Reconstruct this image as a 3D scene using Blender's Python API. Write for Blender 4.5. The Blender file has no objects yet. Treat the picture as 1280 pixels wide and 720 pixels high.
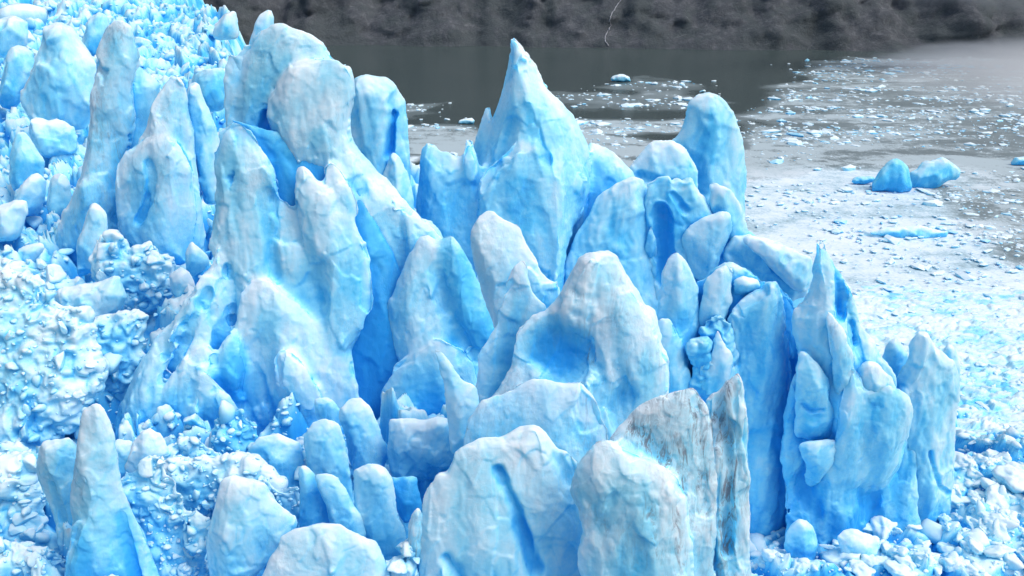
import bpy, math, random, time
import numpy as np
from mathutils import Vector
from mathutils.geometry import delaunay_2d_cdt
from mathutils.bvhtree import BVHTree

T0 = time.time()
random.seed(7)
rng = np.random.default_rng(11)
sc = bpy.context.scene
COL = sc.collection

# ------------------------------------------------------------------ camera
F = 1000.0; CX, CY = 640.0, 360.0
PITCH = math.radians(21.3); CAMZ = 50.0
cp, sp_ = math.cos(PITCH), math.sin(PITCH)
cam_d = bpy.data.cameras.new('camera'); cam = bpy.data.objects.new('camera', cam_d); COL.objects.link(cam)
cam.location = (0, 0, CAMZ); cam.rotation_euler = (math.pi / 2 - PITCH, 0, 0)
cam_d.sensor_width = 36; cam_d.lens = 36 * F / 1280; cam_d.clip_end = 5000; cam_d.clip_start = .5
sc.camera = cam

def rays(px):
    px = np.asarray(px, float).reshape(-1, 2)
    a = (px[:, 0] - CX) / F; b = -(px[:, 1] - CY) / F
    return np.stack([a, cp + b * sp_, -sp_ + b * cp], 1)

def on_plane(px, p0, n):
    r = rays(px); o = np.array([0, 0, CAMZ])
    t = ((p0 - o) @ n) / (r @ n)
    return o + r * t[:, None]

def on_water(px, z=0.0):
    return on_plane(px, np.array([0, 0, z]), np.array([0, 0, 1.0]))[:, :2]

def to_px(P):
    v = P - np.array([0, 0, CAMZ])
    zc = v[:, 1] * cp - v[:, 2] * sp_
    yc = v[:, 1] * sp_ + v[:, 2] * cp
    return np.stack([CX + F * v[:, 0] / zc, CY - F * yc / zc], 1), zc

# ------------------------------------------------------------------ noise
_p = np.random.default_rng(3)
PERM = np.concatenate([_p.permutation(256)] * 3)
G = _p.normal(size=(256, 3)); G /= np.linalg.norm(G, axis=1)[:, None]
JIT = _p.random((256, 3)); GR = _p.normal(size=(256, 3)); GR /= np.linalg.norm(GR, axis=1)[:, None]

def noise(P, scale=1.0, seed=0):
    Q = P / scale + seed * 17.31
    I = np.floor(Q).astype(np.int64); f = Q - I; I &= 255
    u = f * f * f * (f * (f * 6 - 15) + 10)
    out = 0
    for dx in (0, 1):
        wx = u[:, 0] if dx else 1 - u[:, 0]
        for dy in (0, 1):
            wy = u[:, 1] if dy else 1 - u[:, 1]
            for dz in (0, 1):
                wz = u[:, 2] if dz else 1 - u[:, 2]
                h = PERM[PERM[PERM[(I[:, 0] + dx) & 255] + ((I[:, 1] + dy) & 255)] + ((I[:, 2] + dz) & 255)]
                g = G[h]
                d = g[:, 0] * (f[:, 0] - dx) + g[:, 1] * (f[:, 1] - dy) + g[:, 2] * (f[:, 2] - dz)
                out = out + wx * wy * wz * d
    return out * 1.5

def fbm(P, scale, seed=0, oct=4, gain=.5):
    s = 0; a = 1.
    for i in range(oct):
        s = s + a * noise(P, scale, seed + i * 5); a *= gain; scale /= 2.03
    return s

def ridged(P, scale, seed=0, oct=3):
    s = 0; a = 1.
    for i in range(oct):
        s = s + a * (1 - 2 * np.abs(noise(P, scale, seed + i * 5))) ; a *= .5; scale /= 2.1
    return s - 1.2

def worley(P, scale, seed=0, flat=False):
    """F1, F2, offset to nearest feature and its hash"""
    Q = P / scale + seed * 9.17
    I = np.floor(Q).astype(np.int64); f = Q - I
    n = len(P); F1 = np.full(n, 9.); F2 = np.full(n, 9.); off = np.zeros((n, 3)); hh = np.zeros(n, int)
    for dx in (-1, 0, 1):
        for dy in (-1, 0, 1):
            for dz in ((0,) if flat else (-1, 0, 1)):
                h = PERM[PERM[PERM[(I[:, 0] + dx) & 255] + ((I[:, 1] + dy) & 255)] + ((I[:, 2] + dz) & 255)]
                v = f - (JIT[h] + np.array([dx, dy, dz]))
                if flat: v[:, 2] = 0
                d = np.sqrt((v * v).sum(1))
                m = d < F1
                F2 = np.where(m, F1, np.minimum(F2, d))
                F1 = np.where(m, d, F1); off[m] = v[m]; hh[m] = h[m]
    return F1, F2, off, hh

def sstep(a, b, x):
    t = np.clip((x - a) / (b - a), 0, 1); return t * t * (3 - 2 * t)

# ------------------------------------------------------------------ materials
def newmat(name):
    m = bpy.data.materials.new(name); m.use_nodes = True
    nt = m.node_tree; nt.nodes.clear()
    return m, nt
class NB:
    def __init__(s, nt): s.nt = nt
    def n(s, t, **k):
        nd = s.nt.nodes.new(t)
        ins = k.pop('ins', {})
        for a, b in k.items(): setattr(nd, a, b)
        for a, b in ins.items():
            if hasattr(b, 'is_linked') or isinstance(b, bpy.types.NodeSocket): s.nt.links.new(b, nd.inputs[a])
            else: nd.inputs[a].default_value = b
        return nd
    def math(s, op, a, b=0., c=None, clamp=False):
        nd = s.n('ShaderNodeMath', operation=op, use_clamp=clamp)
        for i, v in enumerate((a, b, c)):
            if v is None: continue
            if isinstance(v, bpy.types.NodeSocket): s.nt.links.new(v, nd.inputs[i])
            else: nd.inputs[i].default_value = v
        return nd.outputs[0]
    def mix(s, f, a, b):
        nd = s.n('ShaderNodeMix', data_type='RGBA')
        for i, v in ((0, f), (6, a), (7, b)):
            if isinstance(v, bpy.types.NodeSocket): s.nt.links.new(v, nd.inputs[i])
            else: nd.inputs[i].default_value = v
        return nd.outputs[2]
    def ramp(s, f, stops, interp='LINEAR'):
        nd = s.n('ShaderNodeValToRGB'); nd.color_ramp.interpolation = interp
        e = nd.color_ramp.elements
        while len(e) < len(stops): e.new(.5)
        for el, (p, c) in zip(e, stops): el.position = p; el.color = (*c, 1) if len(c) == 3 else c
        s.nt.links.new(f, nd.inputs[0]); return nd.outputs[0]
    def mapped(s, scale, rot=(0, 0, 0)):
        g = s.n('ShaderNodeNewGeometry')
        mp = s.n('ShaderNodeMapping', ins={'Vector': g.outputs['Position'], 'Scale': scale, 'Rotation': rot})
        return mp.outputs[0]
    def noise(s, vec, scale, detail=4, rough=.55, dist=0.):
        return s.n('ShaderNodeTexNoise', ins={'Vector': vec, 'Scale': scale, 'Detail': detail, 'Roughness': rough, 'Distortion': dist}).outputs['Fac']

def ice_material(name, snow=0.0, sss=0.0):
    m, nt = newmat(name); b = NB(nt)
    at = b.n('ShaderNodeAttribute', attribute_name='tint').outputs['Fac']
    dt = b.n('ShaderNodeAttribute', attribute_name='dirt').outputs['Fac']
    geo = b.n('ShaderNodeNewGeometry')
    pos = geo.outputs['Position']
    sx = b.n('ShaderNodeSeparateXYZ', ins={0: geo.outputs['Normal']})
    v1 = b.mapped((1, 1, .45))
    n1 = b.noise(v1, .40, 4, .6, .6)
    n2 = b.noise(pos, 3.2, 5, .65)
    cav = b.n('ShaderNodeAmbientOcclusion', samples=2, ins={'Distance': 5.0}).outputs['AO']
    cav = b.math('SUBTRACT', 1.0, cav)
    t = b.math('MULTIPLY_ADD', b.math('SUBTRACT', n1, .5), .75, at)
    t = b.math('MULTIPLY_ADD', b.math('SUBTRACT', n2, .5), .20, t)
    t = b.math('MULTIPLY_ADD', cav, .56, t)  # recesses tinted darker blue: crevice shade and scattered light put into the colour
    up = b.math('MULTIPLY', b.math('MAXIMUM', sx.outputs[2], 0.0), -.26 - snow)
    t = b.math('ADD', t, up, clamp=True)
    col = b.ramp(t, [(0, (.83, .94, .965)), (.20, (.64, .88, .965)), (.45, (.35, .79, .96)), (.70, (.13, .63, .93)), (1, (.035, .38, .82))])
    # fine rock flour and silt lying in streaks
    v3 = b.mapped((1, 1, .22))
    n3 = b.noise(v3, 2.3, 5, .72, 1.4)
    n4 = b.noise(pos, .35, 3, .5)
    dm = b.math('MULTIPLY', b.n('ShaderNodeMapRange', ins={'Value': n3, 'From Min': .47, 'From Max': .72}).outputs[0], dt)
    dm = b.math('MULTIPLY', dm, b.n('ShaderNodeMapRange', ins={'Value': n4, 'From Min': .35, 'From Max': .62, 'To Min': .25}).outputs[0], clamp=True)
    col = b.mix(b.math('MULTIPLY', dm, .95), col, (.20, .245, .30, 1))
    # weathered grain: pale crust broken by glassy ice
    cm = b.n('ShaderNodeMapRange', ins={'Value': b.noise(pos, .28, 4, .65), 'From Min': .44, 'From Max': .60}).outputs[0]
    crust = b.math('MULTIPLY', b.n('ShaderNodeMapRange', ins={'Value': b.noise(pos, 5, 4, .75), 'From Min': .42, 'From Max': .58}).outputs[0], cm)
    col = b.mix(b.math('MULTIPLY', b.math('MULTIPLY', crust, .28), b.math('SUBTRACT', 1.0, t, clamp=True)), col, (.82, .91, .945, 1))
    bn = b.math('ADD', b.math('MULTIPLY', b.noise(pos, 1.7, 5, .62, .4), 1.0), b.math('MULTIPLY', b.noise(v3, 3.5, 5, .6), .5))
    bump = b.n('ShaderNodeBump', ins={'Height': bn, 'Strength': b.math('MULTIPLY_ADD', cm, .28, .10), 'Distance': .2 })
    rough = b.math('MULTIPLY_ADD', cm, .35, .24)
    pr = b.n('ShaderNodeBsdfPrincipled', ins={'Base Color': col, 'Roughness': rough, 'IOR': 1.31, 'Specular IOR Level': .45, 'Normal': bump.outputs[0]})
    if sss:
        pr.subsurface_method = 'BURLEY'
        pr.inputs['Subsurface Weight'].default_value = sss
        pr.inputs['Subsurface Radius'].default_value = (.25, .8, 1.0)
        pr.inputs['Subsurface Scale'].default_value = .8
    o = b.n('ShaderNodeOutputMaterial', ins={0: pr.outputs[0]})
    return m

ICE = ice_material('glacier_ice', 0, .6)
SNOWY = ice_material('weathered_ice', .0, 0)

# ------------------------------------------------------------------ object helpers
def link(o): COL.objects.link(o); return o
def tag(o, label=None, cat=None, group=None, kind=None):
    if label: o['label'] = label
    if cat: o['category'] = cat
    if group: o['group'] = group
    if kind: o['kind'] = kind
    return o

def make_mesh(name, V, Fc, mat, attrs=None, smooth=True):
    me = bpy.data.meshes.new(name)
    V = np.asarray(V, np.float32)
    me.vertices.add(len(V)); me.vertices.foreach_set('co', V.ravel())
    if isinstance(Fc, np.ndarray):
        k = Fc.shape[1]
        me.loops.add(Fc.size); me.loops.foreach_set('vertex_index', Fc.astype(np.int32).ravel())
        me.polygons.add(len(Fc)); me.polygons.foreach_set('loop_start', np.arange(0, Fc.size, k, dtype=np.int32))
        me.update(calc_edges=True)
    for nm, a in (attrs or {}).items():
        at = me.attributes.new(nm, 'FLOAT', 'POINT'); at.data.foreach_set('value', np.asarray(a, np.float32))
    if mat: me.materials.append(mat)
    me.polygons.foreach_set('use_smooth', np.full(len(me.polygons), smooth))
    me.update()
    return me

def mesh_np(me):
    n = len(me.vertices); co = np.empty(n * 3, np.float32); me.vertices.foreach_get('co', co)
    return co.reshape(-1, 3).astype(float)
def normals_np(me):
    n = len(me.vertices); co = np.empty(n * 3, np.float32); me.vertex_normals.foreach_get('vector', co)
    return co.reshape(-1, 3).astype(float)

def seg_dist(P, A, B):
    out = np.full(len(P), 1e9)
    for a, b in zip(A, B):
        ab = b - a; L = ab @ ab + 1e-12
        t = np.clip(((P - a) @ ab) / L, 0, 1)
        d = P - a - t[:, None] * ab
        out = np.minimum(out, (d * d).sum(1))
    return np.sqrt(out)
def inside(P, poly):
    x, y = P[:, 0], P[:, 1]; r = np.zeros(len(P), bool)
    A = poly; B = np.roll(poly, -1, 0)
    for (x0, y0), (x1, y1) in zip(A, B):
        if y0 == y1: continue
        c = ((y0 > y) != (y1 > y)) & (x < (x1 - x0) * (y - y0) / (y1 - y0) + x0)
        r ^= c
    return r

def smooth_outline(pts, step):
    """Catmull-Rom, softened at corners, resampled"""
    P = np.asarray(pts, float); n = len(P); out = []
    for i in range(n):
        p0, p1, p2, p3 = P[i - 1], P[i], P[(i + 1) % n], P[(i + 2) % n]
        L = np.linalg.norm(p2 - p1); k = max(1, int(round(L / step)))
        for j in range(k):
            t = j / k
            c = .5 * ((2 * p1) + (-p0 + p2) * t + (2 * p0 - 5 * p1 + 4 * p2 - p3) * t * t + (-p0 + 3 * p1 - 3 * p2 + p3) * t ** 3)
            l = p1 + (p2 - p1) * t
            out.append(.12 * c + .88 * l)
    return np.array(out)

SLABN = [0]
def facet(P, N, n, scale, k, seed, wt=1.0):
    """flatten the surface towards one plane per cell: the broken faces of ice"""
    F1, F2, off, hh = worley(P * np.array([1, 1, .55]) + .15 * noise(P, scale * .8, seed)[:, None] * scale, scale, seed)
    key = np.round((((P * np.array([1, 1, .55]) + .15 * noise(P, scale * .8, seed)[:, None] * scale) / scale + seed * 9.17) - off) * 50).astype(np.int64)
    side = ((N @ n) > 0).astype(np.int64)
    code = (key[:, 0] * 73856093) ^ (key[:, 1] * 19349663) ^ (key[:, 2] * 83492791) ^ side
    _, inv, cnt = np.unique(code, return_inverse=True, return_counts=True); inv = inv.ravel()
    mp = np.stack([np.bincount(inv, P[:, i]) for i in range(3)], 1) / cnt[:, None]
    mn = np.stack([np.bincount(inv, N[:, i]) for i in range(3)], 1); mn /= np.linalg.norm(mn, axis=1)[:, None] + 1e-9
    w = sstep(.15, .6, (N * mn[inv]).sum(1)) * (cnt[inv] > 12)
    r = ((P - mp[inv]) * mn[inv]).sum(1)
    r = np.clip(r, -.25 * scale, .25 * scale); w = w * wt
    return P - mn[inv] * (r * k * w)[:, None], N

def slab_mesh(name, pts, D, T, tint=.3, dirt=0., ridge=None, grooves=(), lean=10, yaw=0, bevel=.75, style='ice', rough=1.0, flare=.5, mat=None, back=1.0, vox=1.0, ribs=0., behind=None, snug=.8, sink=0., need=False):
    """A free-standing body of ice standing at distance D whose front shows the given outline."""
    SLABN[0] += 1; seed = SLABN[0]
    pts = np.asarray(pts, float)
    step = 3.0
    ol = smooth_outline(pts, step)
    # broken edge
    tn = np.roll(ol, -1, 0) - np.roll(ol, 1, 0); tn = np.stack([-tn[:, 1], tn[:, 0]], 1) / (np.linalg.norm(tn, axis=1)[:, None] + 1e-9)
    q = np.c_[ol, np.full(len(ol), seed * 31.)]
    size_px = math.sqrt(max(50, np.prod(pts.max(0) - pts.min(0))))
    amp = (1.3 if style != 'rubble' else 3.0) * rough * min(1, size_px / 60)
    ol = ol + tn * (noise(q, 26)[:, None] * amp * 1.6 + ridged(q, 14, 0, 2)[:, None] * amp * .8 + ridged(q, 38, 3, 1)[:, None] * amp * 2.4 + noise(q, 5)[:, None] * amp * .8)
    c = (pts.min(0) + pts.max(0)) / 2
    if behind:
        hits = []
        o_ = Vector((0, 0, CAMZ))
        for rr_ in rays(ol[::6]):
            dv = Vector(rr_).normalized(); best = None
            for bv in behind:
                hh_ = bv.ray_cast(o_, dv)
                if hh_[0] is not None and (best is None or hh_[3] < best[3]): best = hh_
            if best is not None: hits.append((best[0].y, best[0].z))
        if len(hits) > .4 * len(ol[::6]) and len(hits) > 3:
            hy = np.array(hits); med = np.median(hy[:, 0])
            ok = np.abs(hy[:, 0] - med) < 4
            if ok.sum() > 4 and hy[ok, 1].std() > .5:
                sl = np.polyfit(hy[ok, 1], hy[ok, 0], 1)[0]; lean = lean * .3 + .7 * float(np.clip(math.degrees(math.atan(sl)), -8, 30))
            tgt = hy[ok, 0].mean() - .3
            if tgt > D or need: D = D + snug * (tgt - D)
        if need and (len(hits) < .8 * len(ol[::6]) or np.ptp(np.array(hits)[:, 0]) > 7): return None, None
    ly, yw = math.radians(lean), math.radians(yaw)
    n = np.array([math.sin(yw) * math.cos(ly), -math.cos(yw) * math.cos(ly), math.sin(ly)])
    r = rays([c])[0]; p0 = np.array([0, 0, CAMZ]) + r * (D / r[1])
    W = on_plane(ol, p0, n)
    U = np.array([math.cos(yw), math.sin(yw), 0]); Vv = np.cross(n, U); Vv = -Vv if Vv[2] < 0 else Vv
    loc = lambda X: np.stack([(X - p0) @ U, (X - p0) @ Vv], 1)
    O = loc(W)
    pxm = D * 1.08 / F     # metres per photo pixel
    vx = max(.05, pxm * 1.7 * vox)
    g = vx * 1.9
    lo = O.min(0) - 2 * g; hi = O.max(0) + 2 * g
    gx = np.arange(lo[0], hi[0] + g, g); gy = np.arange(lo[1], hi[1] + g, g)
    XX, YY = np.meshgrid(gx, gy, indexing='ij'); GP = np.stack([XX.ravel(), YY.ravel()], 1)
    A = O; B = np.roll(O, -1, 0)
    d = seg_dist(GP, A, B); ins = inside(GP, O)
    dmax = d[ins].max() if ins.any() else g
    R = bevel * dmax
    top = O[:, 1].max(); H = top - O[:, 1].min() + 1e-6
    wob = noise(np.c_[GP, np.full(len(GP), seed * 7.)], dmax * .9)
    def prof(d):
        t = np.clip(d / R, 0, 1); return np.sqrt(np.clip(1 - (1 - t) ** 2, 0, 1))
    fl = 1 + flare * np.clip((top - GP[:, 1]) / H, 0, 1)
    Tm = T * pxm; Rk = R / min(R * .3, 3.6 * pxm)
    dd = d * (1 + .35 * wob)
    h = Tm * fl * (.40 * prof(dd * Rk) + .36 * np.clip(dd / dmax, 0, 1.2)) if bevel >= .5 else Tm * fl * .6 * prof(dd)
    if style == 'rubble': h = Tm * fl * .8 * prof(dd * .8)
    rk = .70
    if not ridge and style != 'rubble' and bevel >= .5 and size_px > 25:
        r5 = np.random.default_rng(seed); itop = pts[:, 1].argmin(); wpx = np.ptp(pts[:, 0]); cx_ = pts[:, 0].mean(); hp = np.ptp(pts[:, 1])
        s_ = r5.choice([-1, 1])
        ridge = [tuple(pts[itop] + [0, 3]), (pts[itop, 0] * .5 + cx_ * .5 + s_ * wpx * .12, pts[itop, 1] + hp * .35), (cx_ - s_ * wpx * .05, pts[itop, 1] + hp * .65), (cx_ + s_ * wpx * .15, pts[itop, 1] + hp)]
        rk = .5
    if ridge:
        rp = loc(on_plane(np.array(ridge, float), p0, n))
        dr = seg_dist(GP, rp[:-1], rp[1:])
        h = .40 * h + rk * Tm * fl * (dd / (dd + dr + 1e-6)) ** .8
    hb = np.minimum(d * 1.0, Tm * fl * prof(d * (1 - .35 * wob)) * back)
    gt = np.zeros(len(GP)); gcut = np.zeros(len(GP)); gd = np.zeros(len(GP))
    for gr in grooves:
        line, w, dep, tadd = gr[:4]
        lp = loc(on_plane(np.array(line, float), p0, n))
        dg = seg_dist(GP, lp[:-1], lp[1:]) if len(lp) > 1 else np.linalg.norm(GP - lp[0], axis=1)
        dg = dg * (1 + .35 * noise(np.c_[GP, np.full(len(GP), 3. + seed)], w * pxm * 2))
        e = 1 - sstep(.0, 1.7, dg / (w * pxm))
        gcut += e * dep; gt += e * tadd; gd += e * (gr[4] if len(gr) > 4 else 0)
    h = h - np.minimum(gcut, h * .9 + hb * .5)
    grid = lambda a: a.reshape(XX.shape)
    # front/back points
    keep = ins & (d > g * .45)
    P2 = GP[keep] + rng.uniform(-.18, .18, (keep.sum(), 2)) * g
    nb = len(O)
    verts = [Vector((float(a), float(b))) for a, b in np.vstack([O, P2])]
    res = delaunay_2d_cdt(verts, [(i, (i + 1) % nb) for i in range(nb)], [], 1, 1e-5)
    V2 = np.array([[v.x, v.y] for v in res[0]]); tris = np.array([t for t in res[2] if len(t) == 3], int)
    gyy = np.gradient(grid(d), g, axis=1).ravel(); topw = np.clip(-gyy, 0, 1)
    def samp(a, X):
        fx = np.clip((X[:, 0] - gx[0]) / g, 0, len(gx) - 1.001); fy = np.clip((X[:, 1] - gy[0]) / g, 0, len(gy) - 1.001)
        i = fx.astype(int); j = fy.astype(int); fx -= i; fy -= j; a = grid(a)
        return a[i, j] * (1 - fx) * (1 - fy) + a[i + 1, j] * fx * (1 - fy) + a[i, j + 1] * (1 - fx) * fy + a[i + 1, j + 1] * fx * fy
    # boundary = verts of edges used once
    e = np.sort(np.vstack([tris[:, [0, 1]], tris[:, [1, 2]], tris[:, [2, 0]]]), 1)
    ue, cnt = np.unique(e, axis=0, return_counts=True)
    isb = np.zeros(len(V2), bool); isb[ue[cnt == 1].ravel()] = True
    hf = samp(h, V2); hk = samp(hb, V2)
    hf = np.maximum(hf, vx * .55); hk = np.maximum(hk, vx * .55); hf[isb] = 0; hk[isb] = 0
    base3 = p0 + V2[:, :1] * U + V2[:, 1:] * Vv
    # keep the outline where the photo shows it: front bulges towards the camera
    Vf = base3 + n * hf[:, None]; Vb = base3 - n * np.maximum(hk, 0)[:, None]
    idx = np.arange(len(V2)) + len(V2); idx[isb] = np.arange(len(V2))[isb]
    V3 = np.vstack([Vf, Vb]); T3 = np.vstack([tris, idx[tris][:, ::-1]])
    me = make_mesh(name, V3, T3, None)
    o = bpy.data.objects.new(name, me); COL.objects.link(o)
    md = o.modifiers.new('r', 'REMESH'); md.mode = 'VOXEL'; md.voxel_size = vx; md.adaptivity = 0
    sm = o.modifiers.new('s', 'SMOOTH'); sm.iterations = 1; sm.factor = .5
    dgp = bpy.context.evaluated_depsgraph_get(); ev = o.evaluated_get(dgp)
    me2 = bpy.data.meshes.new_from_object(ev, depsgraph=dgp)
    bpy.data.objects.remove(o); bpy.data.meshes.remove(me)
    P = mesh_np(me2); N = normals_np(me2)
    if len(P) == 0: raise RuntimeError('empty ' + name)
    S = size_px * pxm
    # --- relief
    st = np.array([1, 1, .42])
    disp = np.zeros(len(P)); cav = np.zeros(len(P))
    wt = 1 - .95 * np.clip(samp(gcut, loc(P)) / .4, 0, 1)
    if style == 'ice':
        big = noise(P * st, S * .22, seed); disp += big * S * .022 * rough
        P, N = facet(P, N, n, S * .34, .85, seed, wt); P, N = facet(P, N, n, max(1.0, S * .15), .42, seed + 20, wt)
        rd = ridged(P * st + 1.5 * noise(P, S * .2, seed + 2)[:, None], max(1.0, S * .12), seed + 1); disp += rd * S * .007 * rough
        F1, F2, off, hh = worley(P * st + .35 * noise(P, 2., seed)[:, None], max(1.2, S * .17), seed)
        fac = np.clip((off * GR[hh]).sum(1), -.8, .8); disp += fac * S * .012 * rough
        crk = np.exp(-((F2 - F1) / .04) ** 2) * sstep(.1, .35, noise(P, S * .3, seed + 30)); disp -= crk * .08 * min(1, pxm / .06) * rough
        mid = noise(P * st, 1.1, seed + 4); disp += mid * .05 * rough
        fine = fbm(P, .55, seed + 5, 3); disp += fine * .025 * rough
        if ribs:
            rb = ridged(P * np.array([1, 1, .16]) + .5 * noise(P, 3., seed)[:, None], 1.3, seed + 8, 2); disp += rb * ribs
            cav -= rb * .10
        cav += -big * .16 - rd * .05 + crk * .10 - mid * .10
    elif style == 'rubble':
        w = .25 * noise(P, .9, seed)[:, None]
        for sc_, am, cv in ((4.2, 1.25, .30), (1.9, .45, .16), (.8, .12, .06)):
            F1, F2, off, hh = worley(P + w * sc_ * 1.2, sc_, seed + int(sc_ * 7)); e_ = sstep(0, .25, F2 - F1)
            disp += ((.5 - F1) * 1.1 + ((JIT[hh, 0] - .5) * .6 + np.clip((off * GR[hh]).sum(1), -.8, .8) * .5) * e_) * am * rough
            cav += (F1 - .5) * cv * .8 - (JIT[hh, 0] - .5) * .12
        disp += fbm(P, .5, seed, 3) * .06
    elif style == 'block':
        big = noise(P, S * .5, seed); disp += big * S * .06
        F1, F2, off, hh = worley(P, max(1.0, S * .4), seed)
        P, N = facet(P, N, n, max(1.0, S * .38), .75, seed, wt); P, N = facet(P, N, n, max(.6, S * .18), .75, seed + 20, wt)
        disp += noise(P, .9, seed + 4) * .06 + fbm(P, .4, seed + 5, 2) * .03
        cav += -big * .15
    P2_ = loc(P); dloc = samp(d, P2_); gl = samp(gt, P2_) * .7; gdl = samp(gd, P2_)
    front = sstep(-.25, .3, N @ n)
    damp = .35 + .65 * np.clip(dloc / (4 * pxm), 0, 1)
    P = P + N * (disp * damp)[:, None]
    low = np.clip((top - P2_[:, 1]) / H, 0, 1)
    if style != 'rubble':
        ed = np.empty(len(me2.edges) * 2, np.int32); me2.edges.foreach_get('vertices', ed); ed = ed.reshape(-1, 2)
        dg_ = np.bincount(ed.ravel(), minlength=len(P)).astype(float)[:, None]
        for _ in range(3 if style == 'ice' else 1):
            sm_ = np.stack([np.bincount(ed[:, 0], P[ed[:, 1], i], len(P)) + np.bincount(ed[:, 1], P[ed[:, 0], i], len(P)) for i in range(3)], 1) / dg_
            P = P + .5 * (sm_ - P)
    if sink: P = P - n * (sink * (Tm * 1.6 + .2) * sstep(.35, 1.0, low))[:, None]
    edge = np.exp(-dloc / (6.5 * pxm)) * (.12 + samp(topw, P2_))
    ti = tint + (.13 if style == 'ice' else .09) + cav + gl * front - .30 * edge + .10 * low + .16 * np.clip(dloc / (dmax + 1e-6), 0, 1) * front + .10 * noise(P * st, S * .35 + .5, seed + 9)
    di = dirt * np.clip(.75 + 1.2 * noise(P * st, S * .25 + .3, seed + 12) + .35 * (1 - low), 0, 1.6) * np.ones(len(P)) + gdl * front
    org = np.array([P[:, 0].mean(), P[:, 1].mean(), P[:, 2].min()])
    me2.vertices.foreach_set('co', (P - org).astype(np.float32).ravel())
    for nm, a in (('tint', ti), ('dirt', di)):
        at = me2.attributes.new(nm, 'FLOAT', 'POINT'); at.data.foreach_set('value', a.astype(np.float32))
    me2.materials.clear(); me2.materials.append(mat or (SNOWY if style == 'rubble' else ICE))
    me2.polygons.foreach_set('use_smooth', np.ones(len(me2.polygons), bool)); me2.name = name
    me2.update()
    return me2, org

FORM = {}; HOST = []; RUB = []
def slab(name, pts, D, T, parent=None, label=None, cat=None, group=None, **k):
    bl = FORM.get(parent.name) if parent else None
    rub_ = k.get('style') == 'rubble'
    me, org = slab_mesh(name, pts, D, T, behind=bl, **k)
    if me is None: return None
    if parent:
        if name != 'shard': HOST.append((parent, pts, D, k.get('tint', .3), k.get('dirt', 0)))
        P = mesh_np(me) + org; fc = np.empty(len(me.loops), np.int32); me.loops.foreach_get('vertex_index', fc)
        if len(fc) == 4 * len(me.polygons): FORM.setdefault(parent.name, []).append(BVHTree.FromPolygons(P.tolist(), fc.reshape(-1, 4).tolist()))
        else: print('nonquad', name)
    if rub_ and not parent:
        fc = np.empty(len(me.loops), np.int32); me.loops.foreach_get('vertex_index', fc)
        RUB.append((BVHTree.FromPolygons((mesh_np(me) + org).tolist(), fc.reshape(-1, 4).tolist()), np.asarray(pts, float)))
    o = link(bpy.data.objects.new(name, me)); o.location = org
    if parent:
        o.location = Vector(org) - parent.location; o.parent = parent
        if label: o['label'] = label
    else:
        tag(o, label, cat or 'ice block', group)
    return o

def formation(name, px, D, label, cat='serac', group=None):
    r = rays([px])[0]; p = np.array([0, 0, CAMZ]) + r * (D / r[1])
    o = link(bpy.data.objects.new(name, None)); o.location = p; o.empty_display_size = 1
    tag(o, label, cat, group); return o


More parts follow.
